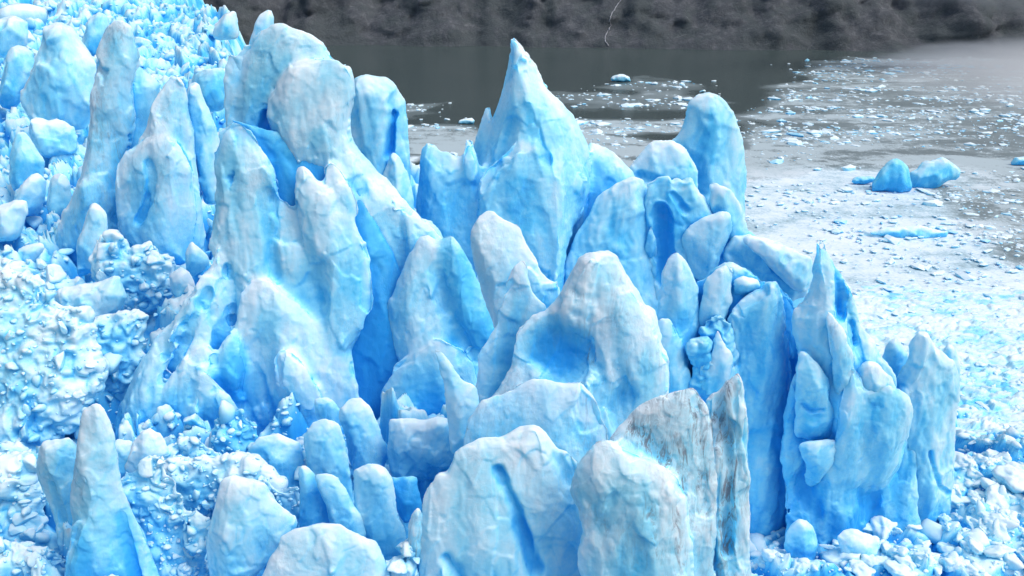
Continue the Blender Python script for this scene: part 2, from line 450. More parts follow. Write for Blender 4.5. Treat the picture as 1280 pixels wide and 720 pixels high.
def fuse(parent, names, newname, delta=.35, vx=.11, it=4, fsc=1.0, rib=.05):
    """Ice that has frozen together: join several bodies into one continuous surface, closing the narrow seams."""
    from mathutils.kdtree import KDTree
    obs = [o for o in bpy.data.objects if o.parent == parent and o.name.split('.')[0] in names]
    Vs, Fs, Ts, Ds, Os = [], [], [], [], []; off = 0
    for o in obs:
        me = o.data; P = mesh_np(me) + np.array(o.location) + np.array(parent.location); N = normals_np(me)
        f = np.empty(len(me.loops), np.int32); me.loops.foreach_get('vertex_index', f); f = f.reshape(-1, 4)
        a = np.empty(len(P), np.float32); me.attributes['tint'].data.foreach_get('value', a)
        b = np.empty(len(P), np.float32); me.attributes['dirt'].data.foreach_get('value', b)
        Vs.append(P + N * delta); Os.append(P); Fs.append(f + off); off += len(P); Ts.append(a); Ds.append(b)
    V = np.vstack(Vs); T_ = np.concatenate(Ts); D_ = np.concatenate(Ds)
    me = make_mesh(newname, V, np.vstack(Fs), None); o = link(bpy.data.objects.new(newname, me))
    md = o.modifiers.new('r', 'REMESH'); md.mode = 'VOXEL'; md.voxel_size = vx
    sm = o.modifiers.new('s', 'SMOOTH'); sm.iterations = it; sm.factor = .5
    dgp = bpy.context.evaluated_depsgraph_get(); me2 = bpy.data.meshes.new_from_object(o.evaluated_get(dgp), depsgraph=dgp)
    bpy.data.objects.remove(o); bpy.data.meshes.remove(me)
    P = mesh_np(me2); N = normals_np(me2)
    # keep only the outer shell in use: transfer the ice tint from the nearest source surface
    sub = np.arange(0, len(V), 3); kd = KDTree(len(sub))
    for i in sub: kd.insert(V[i], int(i))
    kd.balance()
    idx = np.array([kd.find(p)[1] for p in P])
    ti, di = T_[idx].astype(float), D_[idx].astype(float)
    ed = np.empty(len(me2.edges) * 2, np.int32); me2.edges.foreach_get('vertices', ed); ed = ed.reshape(-1, 2)
    dg_ = np.bincount(ed.ravel(), minlength=len(P)).astype(float)
    for _ in range(10):
        ti = .5 * ti + .5 * (np.bincount(ed[:, 0], ti[ed[:, 1]], len(P)) + np.bincount(ed[:, 1], ti[ed[:, 0]], len(P))) / dg_
        di = .5 * di + .5 * (np.bincount(ed[:, 0], di[ed[:, 1]], len(P)) + np.bincount(ed[:, 1], di[ed[:, 0]], len(P))) / dg_
    Ns = N.copy()
    def lap(A, k=.5):
        A2 = np.stack([np.bincount(ed[:, 0], A[ed[:, 1], i], len(A)) + np.bincount(ed[:, 1], A[ed[:, 0], i], len(A)) for i in range(3)], 1) / dg_[:, None]
        return A + k * (A2 - A)
    for _ in range(6): Ns = lap(Ns, .8)
    Ns /= np.maximum(np.linalg.norm(Ns, axis=1), .55)[:, None]
    P = P - Ns * delta
    P = lap(lap(P))
    P, _n = facet(P, N, np.array([0, -1., 0]), 2.6 * fsc, .55, 41); P, _n = facet(P, N, np.array([0, -1., 0]), 1.2 * fsc, .40, 42)
    P = lap(P, .4)
    rb = ridged(P * np.array([1, 1, .17]) + .5 * noise(P, 3., 5)[:, None], 1.5 * fsc + .3, 61, 2) * sstep(-.25, .25, noise(P, 5., 63)); P = P - N * (rb * rib)[:, None]; ti = ti + rb * rib * 1.1
    P = P + N * (fbm(P, .5, 5, 3) * .025 + np.abs(noise(P * np.array([1, 1, .5]), 1.6, 77))[:, None].ravel() * -.08)[:, None]
    org = np.array([P[:, 0].mean(), P[:, 1].mean(), P[:, 2].min()])
    me2.vertices.foreach_set('co', (P - org).astype(np.float32).ravel())
    for nm in ('tint', 'dirt'):
        if nm in me2.attributes: me2.attributes.remove(me2.attributes[nm])
    for nm, a in (('tint', ti), ('dirt', di)):
        at = me2.attributes.new(nm, 'FLOAT', 'POINT'); at.data.foreach_set('value', a.astype(np.float32))
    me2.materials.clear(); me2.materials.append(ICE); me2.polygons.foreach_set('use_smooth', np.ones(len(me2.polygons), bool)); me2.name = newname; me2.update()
    for o in obs:
        m = o.data; bpy.data.objects.remove(o); bpy.data.meshes.remove(m)
    o = link(bpy.data.objects.new(newname, me2)); o.location = Vector(org) - parent.location; o.parent = parent
    return o
# ------------------------------------------------------------------ A: the tall hooked serac left of centre
A = formation('serac', (400, 560), 58, 'tall hooked serac with a rounded head and deep blue slot, left of centre')
slab('main_wall', [(283,150),(281,100),(290,66),(318,41),(352,33),(380,40),(410,58),(436,78),(442,97),(440,135),(432,165),(445,190),(475,228),(510,260),(540,290),(560,325),(585,375),(605,430),(600,520),(560,590),(400,620),(330,600),(300,400),(290,250)], 62, 26, A, tint=.30, lean=8, bevel=.5, grooves=[([(345,110),(335,150),(330,175)],9,1.0,.25),([(365,75),(345,95)],5,.6,.2)])
slab('rounded_head', [(330,133),(341,113),(367,82),(390,73),(421,75),(440,86),(441,117),(431,148),(429,168),(452,214),(483,242),(538,284),(552,300),(565,340),(560,400),(530,352),(500,325),(470,300),(450,270),(425,235),(400,215),(375,200),(350,175),(338,150)], 60.5, 22, A, tint=.22, snug=1.0, lean=8, bevel=.7, rough=.7, grooves=[([(445,225),(480,290),(520,350)],10,.8,.35)])
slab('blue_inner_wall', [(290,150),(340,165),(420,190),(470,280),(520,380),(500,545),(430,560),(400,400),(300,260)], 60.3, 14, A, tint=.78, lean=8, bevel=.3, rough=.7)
slab('front_slab', [(263,168),(269,154),(290,151),(312,160),(332,182),(345,212),(356,245),(376,285),(405,322),(440,345),(458,375),(446,415),(432,440),(452,540),(440,620),(330,650),(235,620),(232,520),(258,430),(262,350),(268,280),(271,220)], 58.8, 26, A, tint=.24, lean=8, snug=.4, ribs=.10, grooves=[([(335,240),(340,300),(350,360)],8,.8,.22),([(285,330),(290,400),(296,440)],8,1.2,.35),([(300,180),(296,260)],14,.4,.12)])
slab('right_slab', [(372,213),(379,211),(395,226),(420,250),(442,275),(458,319),(469,375),(449,419),(430,434),(440,470),(420,520),(395,450),(385,330),(372,250)], 57.9, 16, A, tint=.16, lean=8, ridge=[(378,214),(420,290),(440,330),(425,430)], ribs=.06, grooves=[([(405,330),(395,380)],12,.8,.25)])
slab('pale_sliver', [(405,206),(415,203),(428,215),(440,235),(450,262),(446,270),(430,256),(412,236)], 58.6, 12, A, tint=.06, rough=.6)
slab('lower_slab', [(303,400),(299,372),(307,354),(340,352),(360,376),(382,386),(402,412),(428,448),(446,485),(456,530),(445,590),(400,610),(350,590),(322,540),(307,450)], 56.4, 20, A, tint=.14, lean=12, bevel=.6, grooves=[([(332,470),(345,520),(365,555)],6,1.1,.4),([(395,470),(415,520)],8,.5,.15)])
slab('scaly_slab', [(346,447),(355,442),(368,447),(382,462),(393,480),(400,510),(396,532),(375,530),(360,505),(350,475)], 53.6, 11, A, tint=.10, rough=1.6, sink=.8)
slab('left_flank', [(270,290),(262,325),(240,358),(213,395),(188,430),(163,465),(146,500),(140,540),(150,590),(230,610),(310,590),(312,480),(296,380),(285,315)], 56.6, 34, A, tint=.22, lean=18, bevel=.7, ridge=[(272,296),(245,380),(205,460),(175,560)], ribs=.34, rough=1.2, grooves=[([(268,360),(232,440),(195,530)],5,1.3,.35),([(288,390),(268,470),(240,560)],6,1.4,.4),([(240,400),(200,465),(170,530)],4,.9,.25)])
slab('flank_rib', [(258,430),(268,450),(262,480),(240,520),(225,565),(190,580),(168,555),(190,500),(215,470),(240,440)], 53.8, 16, A, tint=.22, lean=14, ribs=.15, sink=.8)
slab('blue_rib', [(283,420),(296,415),(305,440),(308,480),(306,505),(290,510),(272,490),(268,465),(275,440)], 53.8, 14, A, tint=.42, rough=.7, sink=.8)
slab('foot_lobe', [(252,468),(262,470),(280,490),(298,518),(292,540),(262,560),(240,560),(226,540),(232,515),(248,500)], 52.3, 14, A, tint=.26, rough=.9, sink=.8)
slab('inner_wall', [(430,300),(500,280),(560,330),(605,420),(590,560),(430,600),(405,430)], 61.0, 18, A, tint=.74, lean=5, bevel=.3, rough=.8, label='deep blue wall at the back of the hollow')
slab('centre_slab', [(484,382),(497,355),(508,338),(512,320),(531,292),(548,307),(558,340),(565,370),(590,402),(606,416),(610,445),(600,490),(560,510),(520,480),(497,448),(490,415)], 57, 18, A, tint=.20, lean=8, bevel=.5, ridge=[(532,294),(520,350),(515,400),(555,470)], ribs=.06, grooves=[([(545,330),(560,400),(590,470)],5,.5,.25)])
slab('blue_blade', [(549,303),(552,296),(564,295),(576,308),(592,338),(606,375),(620,402),(614,440),(590,430),(570,380),(556,340)], 58.5, 13, A, tint=.55, lean=8)
slab('shelf_slab', [(476,488),(500,456),(548,422),(580,440),(600,480),(585,540),(545,570),(500,545)], 54, 16, A, tint=.34, lean=10, bevel=.4, rough=.7)

# ------------------------------------------------------------------ J, G, H : behind
J = formation('serac', (475, 330), 76, 'blunt blue serac pillar standing by the water behind the hooked serac')
slab('pillar', [(438,118),(446,102),(460,95),(480,97),(494,108),(505,128),(509,155),(509,200),(513,255),(518,400),(440,420),(428,250),(430,150)], 76, 30, J, tint=.34, lean=4, bevel=.9, grooves=[([(494,140),(491,165),(489,190)],5,1.8,.5),([(455,190),(462,225)],4,.9,.3)])
slab('side_spike', [(487,195),(493,192),(500,200),(508,215),(513,250),(517,330),(480,310),(477,240)], 73, 16, J, tint=.28)

Gf = formation('serac', (650, 420), 78, 'tallest sharp spire of blue ice rising against the dark water, centre')
slab('spire', [(638,39),(631,45),(629,70),(624,105),(618,128),(607,152),(596,175),(588,200),(580,250),(560,290),(555,430),(640,470),(700,450),(712,350),(725,270),(740,210),(736,180),(722,155),(700,128),(680,100),(663,68),(648,47)], 79, 44, Gf, tint=.26, lean=6, bevel=1.0, flare=1.4, ridge=[(638,42),(658,100),(690,170),(700,260),(690,400)], grooves=[([(655,130),(668,165),(690,215)],6,.7,.3),([(640,150),(628,200)],7,.7,.25)])
slab('front_point', [(603,223),(622,205),(652,178),(668,190),(675,215),(685,260),(700,300),(706,350),(690,440),(620,440),(598,350),(600,280)], 74.5, 20, Gf, tint=.34, lean=8, bevel=.6, rough=1.2, ribs=.12, sink=.8)
slab('left_ridge', [(608,124),(603,133),(597,158),(588,180),(585,230),(600,270),(618,220),(620,150),(617,128)], 80, 14, Gf, tint=.32)
slab('left_shoulder', [(535,180),(545,184),(552,195),(558,186),(568,200),(590,195),(610,230),(615,300),(605,440),(560,440),(536,340),(524,280),(521,245),(528,215),(531,195)], 77, 24, Gf, tint=.34, lean=6, rough=1.2)
slab('right_shoulder', [(738,175),(745,184),(757,186),(770,196),(780,206),(796,222),(790,280),(745,300),(715,290),(722,240),(728,205)], 80, 18, Gf, tint=.30, rough=1.4, grooves=[([(738,215),(728,240)],4,1.0,.4)])

slab('serac', [(877,120),(887,117),(900,122),(914,137),(921,160),(928,185),(932,215),(934,235),(928,248),(925,330),(860,340),(842,250),(838,180),(850,170),(857,158),(860,140),(863,128)], 90, 24, label='thick upright blade of blue ice at the water edge, right of the centre spire', cat='serac', tint=.30, lean=4)
slab('serac', [(786,212),(796,198),(808,186),(817,179),(840,178),(858,187),(868,203),(871,225),(870,300),(790,310)], 85, 20, label='low rounded hump of ice between the centre spire and the thick blade', cat='serac', tint=.22, rough=.9, grooves=[([(800,220),(830,232),(850,230)],7,.9,.4)])

Hf = formation('serac', (850, 600), 68, 'broad broken serac wall of upright slabs with dark blue clefts, right of centre')
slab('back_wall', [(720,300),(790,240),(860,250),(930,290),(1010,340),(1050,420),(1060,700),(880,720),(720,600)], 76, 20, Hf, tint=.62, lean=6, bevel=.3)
slab('wide_slab', [(772,233),(790,222),(805,226),(810,255),(815,300),(822,350),(826,390),(820,440),(780,470),(715,440),(707,350),(712,320),(722,290),(738,262),(750,245)], 71, 22, Hf, tint=.30, lean=8, bevel=.5, ribs=.10)
slab('notched_slab', [(808,228),(820,223),(834,222),(842,229),(848,228),(855,236),(864,222),(872,240),(882,255),(892,270),(890,300),(868,310),(856,330),(858,380),(835,430),(822,400),(814,330),(808,270)], 73, 20, Hf, tint=.34, rough=1.2, grooves=[([(826,262),(828,300),(830,350)],8,2.2,.65),([(838,240),(855,262)],4,.7,.2)])
slab('leaning_slab', [(852,296),(862,282),(880,273),(900,265),(912,267),(912,290),(902,315),(893,338),(880,350),(868,342),(856,322)], 68, 14, Hf, tint=.22)
slab('thin_fin', [(888,232),(896,229),(908,235),(918,246),(926,262),(933,288),(930,320),(905,315),(890,262)], 75, 12, Hf, tint=.18)
slab('tilted_slab', [(906,314),(916,296),(936,295),(966,313),(990,330),(1006,349),(1008,368),(985,378),(962,362),(928,344),(908,327)], 65, 20, Hf, tint=.12, lean=35, rough=.9, grooves=[([(915,318),(950,348),(985,368)],6,.6,.3)])
slab('tilted_slab', [(925,296),(955,298),(985,310),(1014,322),(1018,350),(1000,365),(960,330)], 68, 14, Hf, tint=.12, lean=30)
slab('middle_wall', [(822,420),(850,380),(880,350),(915,330),(950,345),(988,374),(1002,420),(1004,700),(930,720),(826,580)], 65, 18, Hf, snug=0, tint=.52, lean=6, rough=1.6, ribs=.2, grooves=[([(905,430),(902,480)],8,1.2,.3),([(872,350),(874,400),(866,470)],6,1.2,.3)])
slab('column', [(912,395),(928,377),(947,364),(962,353),(974,355),(977,385),(984,430),(987,480),(990,530),(1000,590),(990,640),(972,705),(935,710),(925,600),(915,500),(912,440)], 60, 26, Hf, tint=.30, lean=6, bevel=.7, ribs=.08, grooves=[([(960,540),(975,570),(968,640)],4,.6,.3),([(925,540),(960,530),(990,545)],4,.5,.15)])
slab('ice_chunk', [(884,352),(896,338),(910,332),(918,338),(912,360),(908,385),(904,430),(898,470),(880,470),(876,430),(874,385)], 63, 12, Hf, tint=.22, sink=.8)
slab('column', [(836,322),(848,318),(858,325),(866,345),(872,375),(873,420),(868,460),(855,500),(838,480),(828,430),(822,400),(826,370),(832,345)], 64, 16, Hf, tint=.28, rough=1.2, ribs=.06)
slab('column', [(822,400),(838,402),(852,430),(862,470),(855,520),(835,520),(824,460)], 59, 14, Hf, tint=.30)
slab('ice_chunk', [(918,350),(930,345),(948,350),(952,362),(938,372),(920,368)], 63.5, 9, Hf, tint=.25, style='block', sink=.8)
slab('ice_chunk', [(878,410),(900,398),(914,412),(920,450),(912,490),(890,500),(878,460)], 62.5, 12, Hf, tint=.45, style='rubble', sink=.8)
slab('ice_chunk', [(866,440),(882,430),(896,455),(894,500),(880,540),(864,520)], 61.5, 12, Hf, tint=.55, style='rubble', sink=.8)

If = formation('serac', (1060, 690), 62, 'jagged serac with a thin pointed crest and blue clefts, right of the upright column')
slab('pointed_fin', [(1020,286),(1016,300),(1012,330),(1010,370),(988,386),(985,402),(995,440),(1005,500),(1020,600),(1100,620),(1130,540),(1124,464),(1100,438),(1082,408),(1070,375),(1058,342),(1040,315),(1028,297)], 62, 26, If, tint=.20, lean=5, bevel=.8, flare=1.0, ridge=[(1020,290),(1024,340),(1032,400),(1050,440),(1060,540)], ribs=.08, grooves=[([(1043,325),(1048,355),(1046,392)],6,1.5,.55),([(1060,400),(1068,440),(1085,500)],5,1.2,.5)])
slab('low_wall', [(990,478),(1008,462),(1032,484),(1058,466),(1085,484),(1112,500),(1142,560),(1148,720),(985,720),(980,600)], 60.4, 18, If, snug=0, tint=.40, lean=8, rough=1.5, ribs=.15, grooves=[([(1085,560),(1090,620),(1095,660)],7,1.5,.4),([(1005,600),(1020,640)],12,1.2,.3),([(1110,560),(1120,590)],16,.8,.3)])
slab('dirty_wedge', [(1036,392),(1050,413),(1062,438),(1067,458),(1064,500),(1056,520),(1046,470),(1037,425)], 58.6, 14, If, tint=.08, dirt=.5, sink=.8)
slab('front_blade', [(998,441),(1006,440),(1024,459),(1036,475),(1034,500),(1048,517),(1050,545),(1033,555),(1003,552),(997,510),(996,470)], 58.3, 13, If, tint=.28, bevel=.5, grooves=[([(1003,505),(1015,515),(1028,512)],3,.7,.35)], sink=.8)
slab('front_column', [(1060,462),(1068,456),(1074,470),(1078,510),(1083,560),(1078,610),(1050,630),(1033,600),(1045,560),(1052,520),(1053,490),(1057,478)], 58, 13, If, tint=.26, sink=.8)
slab('hanging_lip', [(998,556),(1015,552),(1044,552),(1046,570),(1036,592),(1022,617),(1012,612),(1010,590)], 57.6, 11, If, tint=.22, sink=.8)
slab('capstone', [(1074,462),(1086,452),(1100,457),(1114,474),(1120,492),(1104,500),(1084,496),(1074,484)], 58.3, 14, If, tint=.08, dirt=.35, rough=1.0)
slab('square_buttress', [(1076,506),(1082,488),(1098,484),(1118,486),(1134,500),(1139,527),(1134,560),(1122,600),(1096,620),(1082,580)], 58.9, 16, If, tint=.30, rough=1.3, ribs=.12, sink=.5)

Pf = formation('serac', (1150, 680), 62, 'pale square-topped pillar of ice at the right end of the seracs')
slab('pillar', [(1137,430),(1148,414),(1160,417),(1165,437),(1180,442),(1195,454),(1196,480),(1192,540),(1191,600),(1188,640),(1150,700),(1110,700),(1085,650),(1085,570),(1110,510),(1122,472),(1134,448)], 62, 26, Pf, tint=.10, lean=3, bevel=.6, rough=.9, ribs=.05, dirt=.1, grooves=[([(1153,555),(1165,600),(1185,615)],3,.7,.35),([(1100,590),(1120,640)],20,1.0,.45)])
slab('side_tooth', [(1102,445),(1112,426),(1120,424),(1130,440),(1134,500),(1102,490)], 65, 11, Pf, tint=.18)
slab('side_tooth', [(1176,446),(1186,430),(1194,436),(1199,455),(1199,500),(1180,500)], 64, 10, Pf, tint=.15)
slab('ice_block', [(1048,672),(1056,664),(1068,660),(1098,673),(1096,692),(1076,697),(1055,691)], 56, 14, label='flat pale block lying at the foot of the jagged serac', tint=.06, style='block', lean=25)
slab('ice_block', [(985,660),(998,650),(1014,655),(1022,680),(1015,705),(992,705),(982,685)], 57, 14, label='blue grey block leaning at the foot of the upright column', tint=.34, style='block')

# ------------------------------------------------------------------ C: white blades, centre
C = formation('serac', (640, 520), 49, 'pair of thin white ice blades with a glassy blue middle, left of the domed serac')
slab('back_blade', [(610,261),(597,268),(588,282),(586,305),(592,335),(602,372),(612,400),(630,440),(690,430),(705,385),(699,349),(684,347),(678,335),(662,307),(652,280),(630,268)], 51, 12, C, snug=.3, tint=.06, lean=8, ridge=[(590,286),(612,330),(634,374)], rough=.8)
slab('front_blade', [(652,320),(640,330),(627,355),(616,380),(617,402),(604,424),(593,436),(594,480),(585,560),(640,570),(680,480),(695,400),(674,370),(661,350),(665,334),(660,324)], 47.8, 11, C, snug=.3, tint=.06, lean=6, rough=.9, grooves=[([(650,375),(640,410),(632,450)],13,.9,.42)])
slab('horn', [(542,434),(550,440),(562,458),(580,478),(594,482),(600,520),(585,580),(563,560),(556,475)], 45.5, 9, C, snug=.3, tint=.10, rough=.7)

Dd = formation('serac', (710, 600), 42, 'domed pale serac with a hollow blue window and faint grey stains')
slab('dome', [(720,323),(745,316),(768,319),(778,332),(788,350),(802,370),(812,390),(822,420),(830,445),(836,468),(834,510),(828,580),(740,640),(600,640),(576,580),(588,530),(600,515),(628,490),(641,460),(643,417),(655,400),(672,393),(684,390),(697,370),(709,354),(712,335)], 46, 40, Dd, snug=.3, tint=.10, lean=9, bevel=.6, rough=.8, dirt=.4, grooves=[([(688,430),(706,445)],27,3.2,1.1),([(738,395),(742,425),(750,470)],7,.8,.4),([(775,500),(795,540)],20,1.2,.5),([(712,362),(740,370)],5,.5,.1,1.0),([(730,400),(735,440)],10,.1,-.1,2.0),([(600,560),(612,525)],8,.1,0,2.0)])
slab('right_lobe', [(752,368),(770,359),(788,364),(800,382),(812,400),(824,435),(832,465),(832,510),(828,575),(765,580),(756,500),(746,450),(741,400)], 45.2, 12, Dd, snug=.3, tint=.12, rough=.7, dirt=.4, grooves=[([(760,470),(775,500)],16,1.0,.45)], sink=.8)
slab('front_apron', [(600,505),(640,483),(660,478),(678,474),(703,480),(726,479),(745,503),(763,534),(766,580),(730,640),(650,650),(600,620),(578,570),(583,530)], 41.2, 14, Dd, snug=.3, tint=.10, lean=14, bevel=.7, rough=.9, dirt=.35, grooves=[([(725,540),(745,570)],12,.8,.45),([(622,495),(618,500)],7,.6,.4)])

E = formation('serac', (620, 720), 36, 'wide rounded pale ice mass with a blue crease down its face, bottom centre')
slab('face', [(538,600),(527,620),(523,660),(520,690),(525,760),(560,820),(700,820),(745,780),(742,700),(727,640),(722,600),(726,576),(712,565),(696,556),(685,541),(668,530),(648,532),(628,543),(598,543),(580,552),(567,566),(560,590),(548,590)], 36.5, 34, E, tint=.16, lean=14, bevel=.7, rough=.65, dirt=.12, grooves=[([(625,585),(645,630),(668,705)],10,.6,.5),([(695,570),(712,600)],10,.6,.15),([(560,690),(580,720)],9,.4,.2)])
slab('knee', [(513,645),(524,632),(530,655),(529,690),(524,706),(513,685),(510,660)], 36.5, 10, E, tint=.12, dirt=.8, label='small grey stained knob')

Ff = formation('serac', (800, 720), 34, 'big pale serac streaked with grey silt, right of bottom centre')
slab('rear_face', [(755,560),(778,532),(788,520),(812,503),(845,487),(866,484),(880,500),(890,540),(896,600),(892,700),(892,820),(790,830),(745,700)], 35, 26, Ff, tint=.08, lean=5, rough=.8, dirt=.9, ribs=.12, grooves=[([(790,530),(830,570),(860,640)],12,.3,0,2.5),([(868,500),(874,560),(880,640)],7,.5,.05,2.5)])
slab('front_face', [(716,600),(722,580),(738,552),(757,547),(775,558),(800,575),(828,583),(848,600),(858,640),(862,720),(862,820),(760,830),(735,760),(722,700),(733,668),(722,630)], 33.2, 26, Ff, tint=.14, lean=8, ridge=[(745,556),(800,600),(838,640),(850,760)], rough=.7, dirt=.4, ribs=.05, grooves=[([(735,620),(760,660)],5,.4,.1,1.0),([(842,625),(852,700)],7,.4,0,2.5),([(806,610),(820,680)],5,.3,.05,1.5)])
slab('serac', [(926,459),(908,471),(893,487),(880,500),(872,540),(866,620),(862,720),(860,820),(937,830),(938,720),(940,640),(940,580),(936,510),(931,480)], 35.6, 22, label='narrow upright white blade with dark silt streaks, next to the big streaked serac', cat='serac', tint=.07, lean=4, ridge=[(926,462),(912,560),(920,720)], rough=.8, dirt=1.0, ribs=.14, grooves=[([(903,482),(897,520),(908,580),(904,680)],9,.6,0,3.0),([(890,540),(885,640)],5,.4,0,2.0)])

# ------------------------------------------------------------------ M: foreground left
M = formation('serac', (140, 700), 39, 'rounded bluish ice pillar standing in front at the lower left')
slab('pillar', [(101,525),(110,511),(126,504),(134,520),(141,545),(143,575),(150,610),(172,655),(195,700),(215,790),(80,810),(82,700),(95,655),(92,620),(94,595),(101,560)], 39, 28, M, tint=.22, lean=6, rough=.9, grooves=[([(153,640),(165,680),(175,720)],5,1.0,.5)])
slab('side_slab', [(46,580),(50,562),(60,552),(80,549),(100,552),(108,600),(105,700),(85,710),(68,640),(50,605)], 41.5, 20, M, tint=.26, rough=.8, grooves=[([(70,600),(85,650)],7,.6,.3)])
slab('foot', [(82,700),(95,660),(110,650),(118,690),(122,780),(80,780)], 37.5, 12, M, tint=.45)
rows = [
 ([(140,620),(155,598),(166,588),(180,578),(200,573),(210,590),(222,615),(240,650),(256,690),(265,790),(195,800),(175,700),(150,640)],40,16,'rough snow-crusted mound right of the rounded front pillar','rubble',.12),
 ([(158,570),(172,545),(185,538),(200,542),(208,560),(205,590),(175,600),(160,592)],47,14,'knobbly white lump behind the rounded front pillar','block',.12),
 ([(136,555),(150,548),(168,552),(172,580),(150,600),(138,590)],47,12,'smooth bluish lump tucked right of the rounded front pillar','block',.3),
 ([(203,580),(240,578),(280,570),(300,575),(330,585),(350,600),(355,625),(330,640),(290,625),(250,640),(215,610)],44.5,14,'crumbly ledge of snow above the big smooth block','rubble',.14),
 ([(212,560),(225,550),(245,549),(262,560),(275,577),(240,590),(215,585)],47.5,13,'low white heap at the foot of the hooked serac','rubble',.12),
 ([(266,540),(272,526),(285,518),(302,518),(318,530),(320,550),(305,572),(285,574),(268,560)],49.5,15,'blue grey ball of crumbly ice at the foot of the hooked serac','rubble',.42),
 ([(310,565),(325,546),(350,544),(372,558),(380,590),(374,615),(345,612),(318,590)],47,16,'bluish rounded block right of the crumbly ball','block',.32),
 ([(276,604),(285,598),(298,597),(329,606),(340,622),(373,653),(358,673),(336,700),(300,740),(269,740),(258,685),(265,646)],38.5,24,'big smooth pale boulder of ice, lower left of centre','ice',.16),
 ([(325,725),(345,690),(352,672),(370,661),(400,657),(425,656),(445,668),(468,678),(482,700),(492,740),(480,790),(330,790)],35.5,24,'flat-topped pale block cut off by the bottom edge','ice',.2),
 ([(376,586),(381,584),(393,597),(406,625),(416,655),(402,675),(376,668)],41,10,'small sharp blue fin above the flat-topped block','ice',.36),
 ([(393,593),(415,593),(422,598),(436,625),(456,655),(455,690),(420,672),(408,630)],40.2,12,'broad fin leaning right above the flat-topped block','ice',.26),
 ([(425,516),(440,498),(452,500),(462,514),(472,540),(486,572),(472,590),(446,592),(438,560),(430,535)],49,16,'upright pointed slab left of the square block','ice',.22),
 ([(444,590),(458,583),(475,580),(490,597),(496,645),(510,672),(500,700),(479,712),(455,690),(446,645),(442,615)],40.5,18,'tall smooth slab below the pointed slab','ice',.24),
 ([(380,545),(390,532),(408,527),(424,533),(432,570),(440,610),(446,650),(425,640),(403,600),(386,585)],46,16,'pale leaning slab left of the pointed slab','ice',.28),
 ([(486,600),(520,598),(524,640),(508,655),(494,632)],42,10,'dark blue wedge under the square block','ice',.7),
 ([(470,715),(490,697),(514,682),(527,715),(524,790),(468,790)],35.8,12,'grey stained chunk at the bottom edge left of the rounded ice mass','rubble',.15),
 ([(487,523),(530,526),(552,521),(567,529),(571,560),(567,590),(535,599),(487,592)],48,18,'square-cut glassy blue block in the hollow, centre','block',.26),
 ([(228,640),(245,636),(262,650),(262,680),(240,690),(228,665)],39.5,10,'small crumbly lump left of the big smooth boulder','rubble',.14),
 ([(330,600),(350,612),(372,610),(380,640),(372,655),(345,640)],42.5,10,'crumbly patch of ice behind the big smooth boulder','rubble',.22),
 ([(395,500),(412,498),(424,512),(425,535),(408,530),(396,522)],51.5,9,'small pale chip between the leaning slab and the hooked serac','block',.3),
]
for pts, D, T, lab, sty, ti in rows:
    kw = {}
    if 'square-cut' in lab: kw = dict(bevel=.22, rough=.35, lean=0)
    if 'smooth' in lab or 'flat-topped' in lab: kw = dict(rough=.7, bevel=.6)
    if 'grey stained' in lab: kw = dict(dirt=.6)
    slab('ice_slab' if sty == 'ice' and 'bo' not in lab.split(',')[0][:20] and 'block' not in lab[:22] else 'ice_block', pts, D, T, label=lab, cat='ice block', tint=ti, style=sty, lean=kw.pop('lean', 12), **kw)

